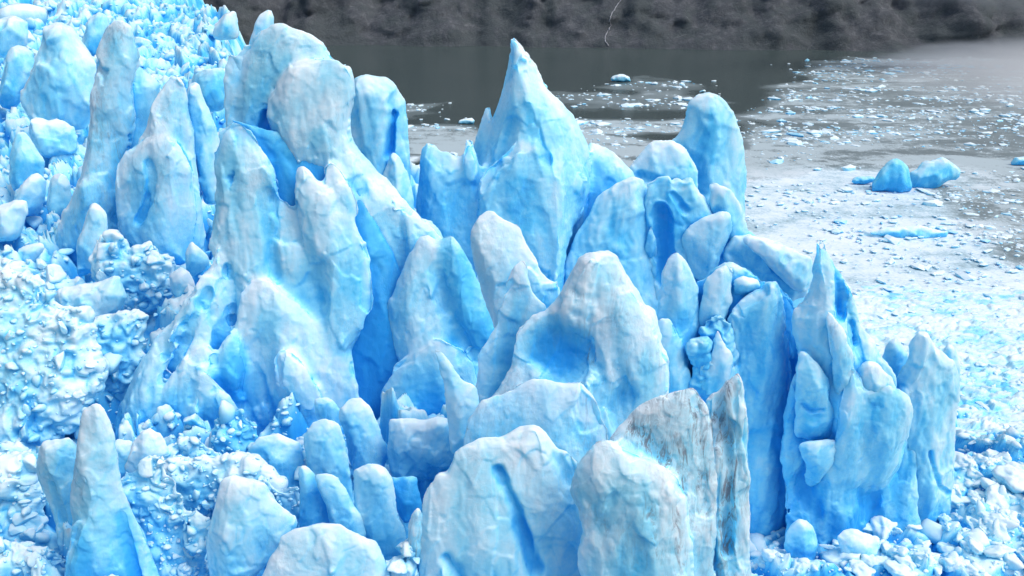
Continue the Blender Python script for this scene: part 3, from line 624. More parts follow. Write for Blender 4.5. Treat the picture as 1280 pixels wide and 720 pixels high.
# ------------------------------------------------------------------ L, K: left middle and back
rows = [
 ('snow_mound',[(-30,360),(0,352),(40,352),(75,380),(95,385),(112,395),(118,430),(122,470),(100,525),(70,560),(30,590),(-30,590)],54,40,'large cauliflower mound of crusted snow at the left edge','rubble',.10,20),
 ('snow_mound',[(115,410),(128,400),(144,396),(170,391),(187,394),(186,402),(176,421),(178,450),(160,490),(130,495),(118,455)],60,22,'smaller crusted mound between the large mound and the hooked serac','rubble',.18,15),
 ('ice_block',[(65,368),(80,360),(110,357),(150,345),(157,370),(147,392),(125,400),(90,390)],67,20,'long low blue block lying behind the large mound','block',.24,15),
 ('snow_mound',[(118,345),(122,310),(140,295),(150,298),(165,310),(185,308),(212,325),(217,360),(205,385),(180,396),(150,385)],72,26,'lumpy heap of ice below the arched serac','rubble',.16,15),
 ('snow_mound',[(-20,335),(30,330),(62,330),(75,345),(100,350),(103,365),(75,380),(40,372),(-20,360)],72,20,'low lumpy ridge of ice at the left edge','rubble',.14,20),
 ('snow_mound',[(-20,580),(20,570),(45,600),(60,640),(50,680),(20,690),(-20,690)],44.5,24,'crusted mound in the lower left corner','rubble',.12,18),
 ('snow_mound',[(-10,690),(25,680),(60,690),(85,700),(90,770),(-20,780)],39.5,20,'row of small snowy lumps in the bottom left corner','rubble',.12,18),
 ('ice_block',[(213,345),(225,333),(238,340),(242,362),(230,375),(216,368)],70,12,'small white block in the gap by the hooked serac','block',.12,10),
 ('ice_slab',[(232,318),(240,302),(246,310),(258,318),(260,335),(240,345),(232,335)],74,10,'small pointed slab in the shaded gap by the hooked serac','ice',.2,8),
 ('ice_slab',[(100,295),(115,256),(122,254),(133,275),(135,300),(125,335),(98,345)],78,16,'narrow pointed slab at the foot of the tall stained pillar','ice',.2,8),
 ('ice_block',[(-5,258),(20,250),(34,253),(32,275),(20,297),(-5,302)],84,16,'pale boxy block near the left edge','block',.12,12),
 ('ice_block',[(22,311),(50,303),(55,310),(38,334),(28,332)],78,12,'small triangular white block near the left edge','block',.12,20),
 ('ice_slab',[(14,192),(25,165),(35,168),(45,185),(56,202),(50,235),(28,245),(12,220)],98,20,'blue pointed slab among the blocks at the upper left','ice',.3,8),
 ('ice_block',[(18,248),(30,228),(44,217),(54,222),(57,250),(45,268),(20,265)],93,18,'wedge of ice above the pale boxy block','block',.22,10),
 ('ice_block',[(38,165),(45,148),(60,154),(72,150),(84,155),(95,165),(92,188),(70,198),(50,190)],114,22,'broad blue block below the arched cap of ice','block',.28,10),
 ('ice_block',[(60,250),(66,220),(80,218),(88,232),(90,262),(75,275),(62,270)],92,16,'upright blunt block left of the tall stained pillar','block',.25,10),
 ('serac',[(-10,24),(20,22),(34,30),(34,54),(10,70),(-10,72)],165,22,'smooth domed serac at the far upper left','ice',.26,8),
 ('serac',[(60,34),(77,29),(91,37),(101,60),(119,84),(118,134),(105,160),(50,158),(30,125),(34,101),(50,85),(57,67)],125,34,'blocky serac with a notched top at the upper left','ice',.26,10),
 ('serac',[(5,90),(20,60),(36,62),(44,70),(36,101),(20,135),(2,130)],140,22,'leaning blue fin at the upper left edge','ice',.36,10),
 ('serac',[(104,47),(114,30),(126,17),(134,22),(138,50),(128,72),(108,70)],180,18,'small blue tooth behind the tall stained pillar','ice',.36,8),
 ('serac',[(276,22),(282,16),(294,13),(298,34),(300,48),(268,50),(266,36)],190,14,'left one of two small pointed teeth on the skyline beside the hooked serac','ice',.18,8),
 ('serac',[(318,32),(326,20),(335,11),(341,16),(343,34),(338,60),(312,60)],175,12,'small pointed tooth directly behind the head of the hooked serac','ice',.2,8),
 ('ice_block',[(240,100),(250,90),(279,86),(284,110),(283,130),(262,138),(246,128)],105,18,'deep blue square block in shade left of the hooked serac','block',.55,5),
 ('serac',[(236,110),(242,103),(249,106),(256,125),(268,150),(276,200),(276,250),(258,250),(246,215),(240,170)],86,18,'smooth pale fin between the arched serac and the hooked serac','ice',.18,6),
]
for nm, pts, D, T, lab, sty, ti, ln in rows:
    slab(nm, pts, D, T, label=lab, cat={'serac': 'serac', 'snow_mound': 'snow mound'}.get(nm, 'ice block'), tint=ti, style=sty, lean=ln)

K = formation('serac', (130, 330), 85, 'tall narrow stained ice pillar at the upper left')
slab('pillar', [(131,38),(142,28),(153,26),(165,33),(171,50),(168,85),(163,110),(164,150),(158,190),(155,250),(140,320),(110,350),(80,340),(78,290),(97,240),(114,190),(118,140),(120,100),(123,60)], 86, 30, K, tint=.20, dirt=.55, lean=4, ribs=.15, flare=.9)
slab('side_slab', [(160,90),(172,82),(183,87),(188,104),(199,103),(195,140),(182,175),(180,230),(160,220),(158,130)], 89, 22, K, tint=.30, lean=5)
K2 = formation('serac', (200, 325), 82, 'arched pale serac with a crescent-shaped blue hollow at the upper left')
slab('peak', [(204,107),(212,98),(220,96),(230,103),(234,120),(235,150),(243,185),(250,240),(250,320),(200,340),(172,240),(176,185),(186,160),(192,138),(198,120)], 84, 26, K2, tint=.18, dirt=.3, lean=5, rough=.8)
slab('arch', [(153,192),(165,180),(194,169),(218,168),(228,185),(237,220),(243,265),(242,310),(215,340),(190,325),(168,305),(148,290),(146,240),(148,215)], 81, 24, K2, tint=.18, dirt=.3, lean=8, bevel=.5, rough=.8, grooves=[([(190,203),(196,222),(192,248),(178,275)],5,2.0,.75),([(175,290),(195,310)],3,.7,.3)])

# ------------------------------------------------------------------ broken shards wedged in the seams of the big seracs
r7 = np.random.default_rng(77)
for parent, pts, D, ti, di in list(HOST):
    P_ = np.asarray(pts, float); wh = np.ptp(P_, axis=0)
    if parent not in (Hf, Gf) or wh[0] * wh[1] < 2600 or len(FORM.get(parent.name, [])) < 2: continue
    ol = smooth_outline(P_, 4); y0 = P_[:, 1].min()
    lowm = (ol[:, 1] > y0 + .30 * wh[1]) & (ol[:, 1] < min(y0 + .92 * wh[1], 690)) 
    cand = ol[lowm]
    if len(cand) < 4: continue
    for q_ in range(1 if wh[0] * wh[1] < 12000 else 2):
        c_ = cand[r7.integers(len(cand))]
        h_ = r7.uniform(38, 95) * min(1.2, 58 / D + .1); w_ = h_ * r7.uniform(.28, .5); sk = r7.uniform(-.5, .5)
        base = [(-.62, .75), (-.6, .3), (-.45, .05), (-.36, -.12), (-.12, -.5), (.08, -.44), (.2, -.2), (.42, -.05), (.5, .3), (.7, .75)]
        sp = [(c_[0] + (a + sk * -b) * w_ + r7.uniform(-.09, .09) * w_, c_[1] + b * h_ + r7.uniform(-.04, .04) * h_) for a, b in base]
        slab('shard', sp, D, w_ * .5, parent, tint=ti + r7.uniform(-.12, .12), dirt=di * .5, snug=1.0, rough=1.0, lean=8, sink=1.0, need=True)

fuse(A, ('main_wall', 'rounded_head', 'front_slab', 'right_slab', 'lower_slab', 'left_flank', 'flank_rib', 'foot_lobe', 'blue_rib', 'pale_sliver', 'scaly_slab'), 'outer_body', .26, .11, 2, .9, .09)
fuse(A, ('centre_slab', 'blue_blade', 'shelf_slab'), 'right_buttress', .3, .11, 3)
fuse(C, ('back_blade', 'front_blade'), 'blades', .15, .08, 1, .8)
fuse(Dd, ('dome', 'right_lobe', 'front_apron'), 'body', .12, .085, 1, .7)
fuse(Gf, ('spire', 'front_point', 'left_ridge', 'left_shoulder', 'right_shoulder', 'shard'), 'spire_body', .30, .135, 2, 1.3, .08)
fuse(If, ('pointed_fin', 'low_wall', 'front_column', 'square_buttress'), 'wall_body', .10, .10, 1, .7, .13)
fuse(Hf, ('middle_wall', 'column', 'shard'), 'columned_wall', .10, .105, 1, .7, .12)
fuse(Ff, ('rear_face', 'front_face'), 'body', .15, .065, 1, .6, .09)
fuse(K, ('pillar', 'side_slab'), 'pillar_body', .2, .15, 1, 1.2)
fuse(K2, ('peak', 'arch'), 'arch_body', .2, .14, 1, 1.2)
fuse(M, ('pillar', 'side_slab', 'foot'), 'pillar_body', .15, .07, 1, .7)
print('slabs', round(time.time() - T0, 1))
# ------------------------------------------------------------------ the glacier surface and the ground by the water
def z_base(x, y):
    zd = np.interp(y, [10, 35, 50, 68, 85, 115, 160, 260, 420, 900], [13, 15, 16.5, 19.5, 22, 24.5, 30.5, 43, 58, 90])
    xe = np.interp(y, [10, 45, 60, 75, 95, 130, 200, 260, 400, 900], [16, 16, 14, 10, 2, -22, -64, -92, -160, -380])
    xe = xe + 5 * np.sin(y * .09) + 2 * np.sin(y * .31)
    m = sstep(-9, 7, xe - x)
    low = -2.0 + 2.0 * np.exp(-((x - 38) / 34) ** 2 - ((y - 55) / 30) ** 2) * 1.0
    low = low + 6.5 * np.exp(-((x - 52) / 13) ** 2 - ((y - 66) / 13) ** 2) + 4.0 * np.exp(-((x - 30) / 14) ** 2 - ((y - 50) / 12) ** 2)
    return low * (1 - m) + zd * m, m

def lumps(P, m):
    w = np.zeros_like(P); nn = noise(P, 5., 3); w[:, 0] = nn * 1.6; w[:, 1] = noise(P, 5., 9) * 1.6
    Q = (P + w) * np.array([1, 1, 0])
    far = np.interp(P[:, 1], [30, 90, 250, 500], [1.0, 1.1, 1.0, 1.1])
    Q = Q / np.interp(P[:, 1], [60, 120, 250, 500], [1, 1.0, 1.15, 1.4])[:, None]
    h = 0; F1, F2, off, hh = worley(Q, 5.2, 1, flat=True)
    lvl = JIT[hh, 0] - .4; tiltv = (off[:, :2] * GR[hh][:, :2]).sum(1)
    edge = np.minimum(1, (F2 - F1) * 4.0)
    h = h + (lvl * 3.2 + tiltv * 2.4) * edge + (edge - 1) * 1.6
    c = (1 - edge) * .5
    G1, G2, off2, h2 = worley(Q, 2.0, 2, flat=True)
    e2 = np.minimum(1, (G2 - G1) * 4.5)
    h = h + ((JIT[h2, 1] - .5) * 1.5 + (off2[:, :2] * GR[h2][:, :2]).sum(1) * 1.3) * e2 + (e2 - 1) * .7
    c = c + (1 - e2) * .3
    K1, K2_, off3, h3 = worley(Q, .85, 4, flat=True)
    e3 = np.minimum(1, (K2_ - K1) * 4)
    h = h + ((JIT[h3, 1] - .5) * .5 + (off3[:, :2] * GR[h3][:, :2]).sum(1) * .5) * e3
    h = h + fbm(P, 9., 8, 3) * 2.0
    return h * far, c

NA, NR = 760, 900
ang = np.linspace(-.78, .80, NA); rr = np.exp(np.linspace(math.log(24), math.log(520), NR))
AA, RR = np.meshgrid(ang, rr, indexing='ij')
X = (np.tan(AA) * RR).ravel(); Y = RR.ravel()
zb, m = z_base(X, Y)
keep_hi = (m > .02) | ((X > 12) & (Y < 92))
P = np.stack([X, Y, np.zeros_like(X)], 1)
h, c = lumps(P, m)
amp = .5 + .5 * m
Z = zb + h * amp
Z = np.where((Y > 92) & (m < .02), -4, Z)
P[:, 2] = Z
tint = .38 + c * 1.2 + .16 * noise(P, 14., 5) - np.clip(h * .05, -.15, .15)
idx = np.arange(NA * NR).reshape(NA, NR)
q = np.stack([idx[:-1, :-1], idx[1:, :-1], idx[1:, 1:], idx[:-1, 1:]], -1).reshape(-1, 4)
q = q[(Z[q].max(1) > -1.5) & (Y[q].min(1) < 520)]
used = np.unique(q); mp = np.full(len(P), -1); mp[used] = np.arange(len(used))
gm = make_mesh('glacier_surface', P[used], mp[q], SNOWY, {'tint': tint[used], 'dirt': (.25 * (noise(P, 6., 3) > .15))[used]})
glacier = tag(link(bpy.data.objects.new('glacier_surface', gm)), kind='structure')
gbvh = BVHTree.FromPolygons(P[used].tolist(), mp[q].tolist())
def z_at(x, y):
    a = np.array([float(x)]); b = np.array([float(y)]); zb, m = z_base(a, b)
    h, _ = lumps(np.array([[x, y, 0.]]), m); return float(zb[0] + h[0] * (.5 + .5 * m[0])), float(m[0])

# ------------------------------------------------------------------ loose chunks
def ico(sub):
    import bmesh
    bm = bmesh.new(); bmesh.ops.create_icosphere(bm, subdivisions=sub, radius=1)
    V = np.array([v.co[:] for v in bm.verts]); Fa = np.array([[v.index for v in f.verts] for f in bm.faces]); bm.free(); return V, Fa
def chunk_mesh(name, seed, sub=4, stretch=(1, 1, 1), tint=.18, mat=None, lump=.07):
    r = np.random.default_rng(seed); V, Fa = ico(sub)
    n = r.normal(size=(13, 3)); n /= np.linalg.norm(n, axis=1)[:, None]; d = r.uniform(.55, 1.0, 13)
    dots = V @ n.T; k = np.where(dots > .05, d / np.maximum(dots, .05), 9)
    k = -np.log(np.exp(-k * 34).sum(1)) / 34
    k = np.minimum(k, 1.5)
    P = V * k[:, None] * np.array(stretch)
    rad = P / np.linalg.norm(P, axis=1)[:, None]
    nz = noise(P, .8, seed) * lump * .9 + fbm(P, .32, seed + 3, 3) * lump * .6
    P = P + rad * nz[:, None]
    P[:, 2] -= P[:, 2].min() * .65
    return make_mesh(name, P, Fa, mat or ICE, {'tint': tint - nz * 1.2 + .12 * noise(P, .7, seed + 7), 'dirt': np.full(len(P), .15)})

protos = []
desc = ['angular', 'blunt', 'flat', 'upright', 'rounded', 'wedge-shaped', 'lopsided', 'knobbly']
for i, st in enumerate([(1, .8, .8), (1, 1, .7), (1.3, 1, .45), (.45, .6, 1.35), (1, .9, .85), (1.0, .4, 1.1), (.9, .7, 1.0), (1, 1, .9)]):
    protos.append(chunk_mesh('ice_block', 40 + i, 4, st, .12 + .05 * (i % 4), ICE if i % 2 else SNOWY, .05 if i != 7 else .14))

def place(me, name, x, y, z, s, label, cat, group, rz=None, tilt=.5):
    o = link(bpy.data.objects.new(name, me)); o.location = (x, y, z); o.scale = (s * random.uniform(.8, 1.2), s * random.uniform(.8, 1.2), s * random.uniform(.8, 1.15))
    o.rotation_euler = (random.uniform(-tilt, tilt), random.uniform(-tilt, tilt), random.uniform(0, 6.28) if rz is None else rz)
    return tag(o, label, cat, group)

# spread over the jumbled surface of the glacier, bigger near the viewer
cnt = 0; tries = 0
zones = [((38, 52), 'at the lower left'), ((52, 80), 'at the left middle'), ((80, 130), 'at the upper left'), ((130, 300), 'far up the glacier')]
spots = []
while cnt < 175 and tries < 20000:
    tries += 1
    u = random.random(); px = random.uniform(-10, 275) if u < .75 else random.uniform(150, 520)
    py = random.uniform(5, 715)
    if px > 275 and (py < 530 or px > 400): continue
    if py < 60 and px > 240: continue
    r = rays([(px, py)])[0]
    # march down the ray to the mean surface
    t = 30.; hit = None
    while t < 330:
        p = np.array([0, 0, CAMZ]) + r * t
        zb_, m_ = z_base(np.array([p[0]]), np.array([p[1]]))
        if p[2] < zb_[0]: hit = p; break
        t += 1.0
    if hit is None or m_[0] < .6: continue
    pxm = hit[1] / F
    s = random.choice([5, 6, 7, 8, 9, 11, 14, 18]) * (1.0 if py > 250 else .62) * pxm * random.uniform(.8, 1.2)
    if any((a - hit[0]) ** 2 + (b - hit[1]) ** 2 < (.8 * (s + c_)) ** 2 for a, b, c_ in spots): continue
    spots.append((hit[0], hit[1], s)); cnt += 1
    z, _ = z_at(hit[0], hit[1])
    i = random.randrange(8)
    zone = next(nm for (a, b), nm in zones if hit[1] < b)
    place(protos[i], 'ice_block', hit[0], hit[1], z - s * .25, s, f'{desc[i]} loose ice block in the jumbled ice {zone}', 'ice block', f'{desc[i]} loose ice blocks {zone}')
# angular blocks lying on the crusted mounds
O_ = Vector((0, 0, CAMZ)); cnt = 0; tries = 0
while cnt < 95 and tries < 3000:
    tries += 1
    bv, pts_ = random.choices(RUB, weights=[np.prod(np.ptp(p, axis=0)) for _, p in RUB])[0]
    px = random.uniform(pts_[:, 0].min(), pts_[:, 0].max()); py = random.uniform(pts_[:, 1].min(), min(718, pts_[:, 1].max()))
    if px < -5: continue
    d_ = Vector(rays([(px, py)])[0]).normalized(); h_ = bv.ray_cast(O_, d_)
    if h_[0] is None: continue
    pxm = h_[0].y / F; s = random.choice([4, 5, 6, 8, 10, 13]) * pxm * 1.1; i = random.randrange(8)
    place(protos[i], 'ice_block', h_[0].x, h_[0].y + s * .1, h_[0].z - s * .35, s, f'{desc[i]} broken ice block stuck on a crusted mound at the left', 'ice block', f'{desc[i]} blocks on the crusted mounds'); cnt += 1

# crushed ice filling the hollows: nobody could count it
cm_ = []
for i in range(6):
    me_ = chunk_mesh('crushed', 200 + i, 3 if i < 0 else 2, [(1, .8, .7), (1, 1, .6), (1.3, .8, .6), (.6, .6, 1.1), (1, .9, .8), (1.2, .6, .8)][i], .1, None, .05)
    fc_ = np.empty(len(me_.loops), np.int32); me_.loops.foreach_get('vertex_index', fc_); cm_.append((mesh_np(me_), fc_.reshape(-1, 3))); bpy.data.meshes.remove(me_)
VV, FF, TT_ = [], [], []; off_ = 0
def crush(n, x0, x1, y0, y1, sizes, ti, skip=None):
    global off_
    for _ in range(n):
        px = random.uniform(x0, x1); py = random.uniform(y0, y1)
        if skip and skip(px, py): continue
        d_ = Vector(rays([(px, py)])[0]).normalized(); best = gbvh.ray_cast(O_, d_)
        for bv, pts_ in RUB:
            if pts_[:, 0].min() - 9 < px < pts_[:, 0].max() + 9:
                h_ = bv.ray_cast(O_, d_)
                if h_[0] is not None and (best[0] is None or h_[3] < best[3]): best = h_
        if best[0] is None or best[0].z < -.5: continue
        pxm = best[0].y / F; s = sizes * random.lognormvariate(0, .7) * pxm
        V_, F_ = cm_[random.randrange(6)]
        a_, b_ = random.uniform(0, 6.28), random.uniform(-.7, .7)
        R_ = np.array([[math.cos(a_), -math.sin(a_), 0], [math.sin(a_), math.cos(a_), 0], [0, 0, 1]]) @ np.array([[1, 0, 0], [0, math.cos(b_), -math.sin(b_)], [0, math.sin(b_), math.cos(b_)]])
        VV.append(V_ @ R_.T * s + np.array([best[0].x, best[0].y, best[0].z - s * .35])); FF.append(F_ + off_); off_ += len(V_)
        TT_.append(np.full(len(V_), ti + random.uniform(-.14, .16)))
crush(1700, -5, 290, 5, 718, 2.3, .26)
crush(900, 200, 470, 480, 718, 2.6, .22)
crush(1500, 930, 1285, 440, 718, 2.6, .04, lambda x, y: x < 1195 and y < 600 + (1195 - x) * .3)
tag(link(bpy.data.objects.new('crushed_ice', make_mesh('crushed_ice', np.vstack(VV), np.vstack(FF), SNOWY, {'tint': np.concatenate(TT_), 'dirt': np.full(off_, .1)}))), 'crushed ice filling the hollows between the blocks', 'crushed ice', kind='stuff')

# white blocks in the rubble at the foot of the ice front, right
rub = [chunk_mesh('ice_rubble_block', 80 + i, 4, [(1, 1, .7), (1.2, .8, .7), (.9, .9, .9)][i], .02, SNOWY, .24) for i in range(3)]
cnt = 0
while cnt < 230:
    px = random.uniform(935, 1290); py = random.uniform(440, 725)
    if py < 600 + (1195 - px) * .3 and px < 1195: continue
    r = rays([(px, py)])[0]; t = (0.6 - CAMZ) / r[2]; x, y = r[0] * t, r[1] * t
    t = 30.
    while t < 150:
        p = np.array([0, 0, CAMZ]) + r * t
        zb_, m_ = z_base(np.array([p[0]]), np.array([p[1]]))
        if p[2] < max(zb_[0], .4): break
        t += .5
    x, y = p[0], p[1]
    z, m_ = z_at(x, y); z = max(z, .3); s = random.choice([.3, .4, .5, .7, .9, 1.3]) * random.uniform(.8, 1.2) * (1 if py > 560 else .55)
    i = random.randrange(3); k = ('flat', 'boxy', 'round')[i]
    place(rub[i], 'ice_lump', x, y, z - s * .5, s, f'{k} snowy lump in the white rubble at the foot of the right pillar', 'ice lump', f'{k} snowy lumps in the white rubble at the right')
    cnt += 1
print('chunks', round(time.time() - T0, 1))

# ------------------------------------------------------------------ water with drifting slush
wa, wr = 520, 620
ang = np.linspace(-.85, .85, wa); rr = np.exp(np.linspace(math.log(30), math.log(2500), wr))
AA, RR = np.meshgrid(ang, rr, indexing='ij'); X = (np.tan(AA) * RR).ravel(); Y = RR.ravel()
def patch(px, soft, warp=.06):
    poly = on_water(px); Q = np.stack([X, Y], 1)
    W3 = np.c_[Q, np.zeros(len(Q))]
    k = np.clip(Y * warp, 1, 40)
    Q = Q + np.stack([noise(W3, 30., 2) * k + noise(W3, 9., 3) * k * .3, noise(W3, 40., 6) * k + noise(W3, 11., 7) * k * .4], 1)
    d = seg_dist(Q, poly, np.roll(poly, -1, 0)); s = np.where(inside(Q, poly), d, -d)
    return sstep(-1, 1, s / (soft * Y))
slush = np.zeros(len(X)); white = np.zeros(len(X))
slush = np.maximum(slush, .78 * patch([(500,156),(560,156),(640,166),(700,152),(760,150),(850,146),(940,146),(935,150),(850,165),(780,170),(900,186),(1000,190),(1060,205),(900,230),(700,215),(600,205),(500,192)], .012, .03))
slush = np.maximum(slush, .62 * patch([(680,113),(760,118),(800,98),(880,106),(900,125),(850,136),(760,138),(700,130)], .02, .05))
slush = np.maximum(slush, .66 * patch([(490,131),(570,132),(560,142),(520,146),(490,145)], .014))
slush = np.maximum(slush, .70 * patch([(1020,79),(1060,73),(1500,76),(1800,160),(1500,400),(1280,250),(1180,215),(1060,172),(925,145),(975,124),(965,112),(1000,100)], .015, .03))
slush = np.maximum(slush, .80 * patch([(1060,74),(1500,77),(1500,82),(1050,80)], .01, .02))
slush = np.maximum(slush, .74 * patch([(925,150),(1060,165),(1200,180),(1500,200),(1700,600),(1200,400),(930,240)], .02, .03))
white = np.maximum(white, patch([(925,222),(1000,207),(1090,212),(1200,216),(1245,233),(1160,243),(1200,268),(1240,300),(1290,335),(1500,420),(1700,900),(700,900),(820,260)], .09, .05))
white = np.maximum(white, .8 * patch([(505,195),(530,198),(530,300),(505,300)], .02))
P = np.stack([X, Y, np.zeros_like(X)], 1)
idx = np.arange(wa * wr).reshape(wa, wr)
q = np.stack([idx[:-1, :-1], idx[1:, :-1], idx[1:, 1:], idx[:-1, 1:]], -1).reshape(-1, 4)
m_, nt = newmat('fjord_water'); b = NB(nt)
sl = b.n('ShaderNodeAttribute', attribute_name='slush').outputs['Fac']; wh = b.n('ShaderNodeAttribute', attribute_name='white').outputs['Fac']
v = b.mapped((1, 1, 1)); vs = b.mapped((.35, 1.0, 1), (0, 0, .12))
n1 = b.noise(vs, .05, 6, .62, .5); n2 = b.noise(v, .17, 6, .75); n3 = b.noise(v, 1.6, 4, .7)
mixn = b.math('ADD', b.math('MULTIPLY', n1, .40), b.math('ADD', b.math('MULTIPLY', n2, .38), b.math('MULTIPLY', n3, .22)))
th = b.math('SUBTRACT', 1.0, b.math('MULTIPLY', sl, .72))
fl = b.n('ShaderNodeMapRange', ins={'Value': mixn, 'From Min': b.math('SUBTRACT', th, .02), 'From Max': b.math('ADD', th, .04)}).outputs[0]
fl = b.math('MULTIPLY', fl, .9)
film = b.math('MULTIPLY', b.math('MULTIPLY', sl, .66), b.math('MULTIPLY_ADD', b.n('ShaderNodeMapRange', ins={'Value': n1, 'From Min': .35, 'From Max': .6}).outputs[0], .5, .5))
wn = b.n('ShaderNodeMapRange', ins={'Value': b.math('ADD', b.math('MULTIPLY', wh, 1.1), b.math('MULTIPLY', b.math('SUBTRACT', mixn, .5), 1.7)), 'From Min': .22, 'From Max': .80}).outputs[0]
cov = b.math('MAXIMUM', b.math('MAXIMUM', fl, film), wn, clamp=True)
wc = b.mix(b.noise(v, .01, 3), (.050, .074, .072, 1), (.075, .098, .094, 1))
icec = b.mix(wn, (.48, .57, .59, 1), b.ramp(mixn, [(.40, (.28, .38, .41)), (.46, (.46, .62, .68)), (.52, (.70, .81, .85)), (.6, (.84, .89, .91))]))
col = b.mix(cov, wc, icec)
rg = b.math('MULTIPLY_ADD', cov, .45, .22)
bp = b.n('ShaderNodeBump', ins={'Height': b.math('ADD', b.noise(v, .9, 5, .6), b.math('MULTIPLY', cov, .8)), 'Strength': .35, 'Distance': .25})
pr = b.n('ShaderNodeBsdfPrincipled', ins={'Base Color': col, 'Roughness': rg, 'IOR': 1.33, 'Specular IOR Level': .35, 'Normal': bp.outputs[0]})
b.n('ShaderNodeOutputMaterial', ins={0: pr.outputs[0]})
tag(link(bpy.data.objects.new('water', make_mesh('water', P, q, m_, {'slush': slush, 'white': white}))), kind='structure')

# packed brash ice: a rough white crust over the water near the front
ba, br = 620, 520
ang = np.linspace(-.05, .72, ba); rr = np.exp(np.linspace(math.log(50), math.log(150), br))
AA, RR = np.meshgrid(ang, rr, indexing='ij'); X = (np.tan(AA) * RR).ravel(); Y = RR.ravel()
P = np.stack([X, Y, np.zeros_like(X)], 1)
fade = sstep(150, 112, Y)
cov = fade * patch([(925,226),(1000,212),(1090,216),(1200,220),(1240,235),(1160,246),(1200,270),(1240,302),(1290,338),(1500,425),(1900,900),(500,900),(780,262)], .03, .05)
w = np.stack([noise(P, 2., 1), noise(P, 2., 2), np.zeros(len(P))], 1) * .5
F1, F2, o1, h1 = worley((P + w) * np.array([.55, 1, 0]), 1.5, 5, flat=True); e1 = np.minimum(1, (F2 - F1) * 4)
G1, G2, o2, h2 = worley((P + w) * np.array([.7, 1, 0]), .6, 6, flat=True); e2 = np.minimum(1, (G2 - G1) * 4)
near = np.interp(Y, [60, 85, 110, 210], [1.9, 1.5, 1.0, .6])
hh_ = (JIT[h1, 0] * .42 * e1 + JIT[h2, 1] * .18 * e2 + (o1[:, :2] * GR[h1][:, :2]).sum(1) * .3 * e1) * near
P[:, 2] = -.35 + cov * (.42 + hh_) + noise(P, 12., 4) * .12 * cov * near - np.where(noise(P, 17., 8) > .42, .35, 0) * (near < .8)
tint = .20 + (1 - e1) * .22 + .40 * (JIT[h1, 2] > .88) * e1 + .35 * fbm(P * np.array([.4, 1, 1]), 9., 12, 3) + .25 * (JIT[h2, 2] - .5)
q = np.arange(ba * br).reshape(ba, br); q = np.stack([q[:-1, :-1], q[1:, :-1], q[1:, 1:], q[:-1, 1:]], -1).reshape(-1, 4)
q = q[P[q][:, :, 2].max(1) > -.1]
used = np.unique(q); mp = np.full(len(P), -1); mp[used] = np.arange(len(used))
bo = link(bpy.data.objects.new('brash_ice', make_mesh('brash_ice', P[used], mp[q], SNOWY, {'tint': tint[used], 'dirt': np.full(len(used), .05)})))
tag(bo, 'crust of crushed white brash ice covering the water right of the seracs', 'brash ice', kind='stuff')

# ------------------------------------------------------------------ icebergs and growlers
def berg(pts, D, T, label, **k): return slab('iceberg', pts, D, T, label=label, cat='iceberg', **k)
def dist_of(py): return CAMZ / math.tan(PITCH + math.atan((py - CY) / F))
berg([(1092,238),(1098,220),(1108,205),(1122,199),(1134,210),(1140,232),(1128,240)], dist_of(238), 16, 'rounded deep blue iceberg afloat, left half of the floating pair', tint=.62, vox=.8)
berg([(1136,236),(1140,215),(1155,204),(1178,200),(1194,208),(1198,220),(1180,226),(1160,236)], dist_of(233), 14, 'pale arched iceberg afloat beside the rounded deep blue one', tint=.42, vox=.8)
berg([(1263,206),(1268,197),(1285,196),(1300,199),(1300,207)], dist_of(206), 8, 'small bright blue iceberg at the right edge', tint=.45, vox=.7)
berg([(1085,292),(1110,284),(1150,284),(1185,290),(1182,296),(1130,297)], dist_of(296), 8, 'long flat blue floe frozen into the brash ice', tint=.22, vox=.8)
berg([(761,101),(766,95),(778,93),(788,97),(788,102)], dist_of(102), 6, 'small white iceberg on the dark water right of the spire', tint=.05, vox=.6)
berg([(572,154),(576,149),(590,147),(594,151),(592,155)], dist_of(155), 5, 'small white iceberg on the dark water left of the spire', tint=.08, vox=.6)
berg([(1063,228),(1070,221),(1092,220),(1095,227),(1080,230)], dist_of(230), 7, 'low blue grey ice lump left of the floating pair', tint=.5, vox=.7)
gr_m = [chunk_mesh('growler', 120 + i, 3, (1.4, 1, .5), .02, SNOWY, .1) for i in range(4)]
bands = [([(690,108),(900,100),(900,135),(700,135)], 45, 'among the streaks of slush right of the spire'), ([(490,130),(600,125),(600,155),(490,150)], 12, 'in the slush left of the spire'),
         ([(960,80),(1280,76),(1280,200),(1000,160)], 120, 'on the grey slushy water at the right'), ([(930,210),(1200,245),(1270,320),(940,330)], 30, 'on the white brash at the right')]
for poly, n, where in bands:
    pl = on_water(poly); k = 0
    while k < n:
        x = random.uniform(pl[:, 0].min(), pl[:, 0].max()); y = math.exp(random.uniform(math.log(pl[:, 1].min()), math.log(pl[:, 1].max())))
        if not inside(np.array([[x, y]]), pl)[0]: continue
        s = y / F * random.choice([1, 1.2, 1.5, 1.8, 2.4, 3.2]) * .85
        place(gr_m[k % 4], 'growler', x, y, -.1, s, f'small white lump of ice floating {where}', 'floating ice', f'small floating lumps {where}', tilt=.12); k += 1

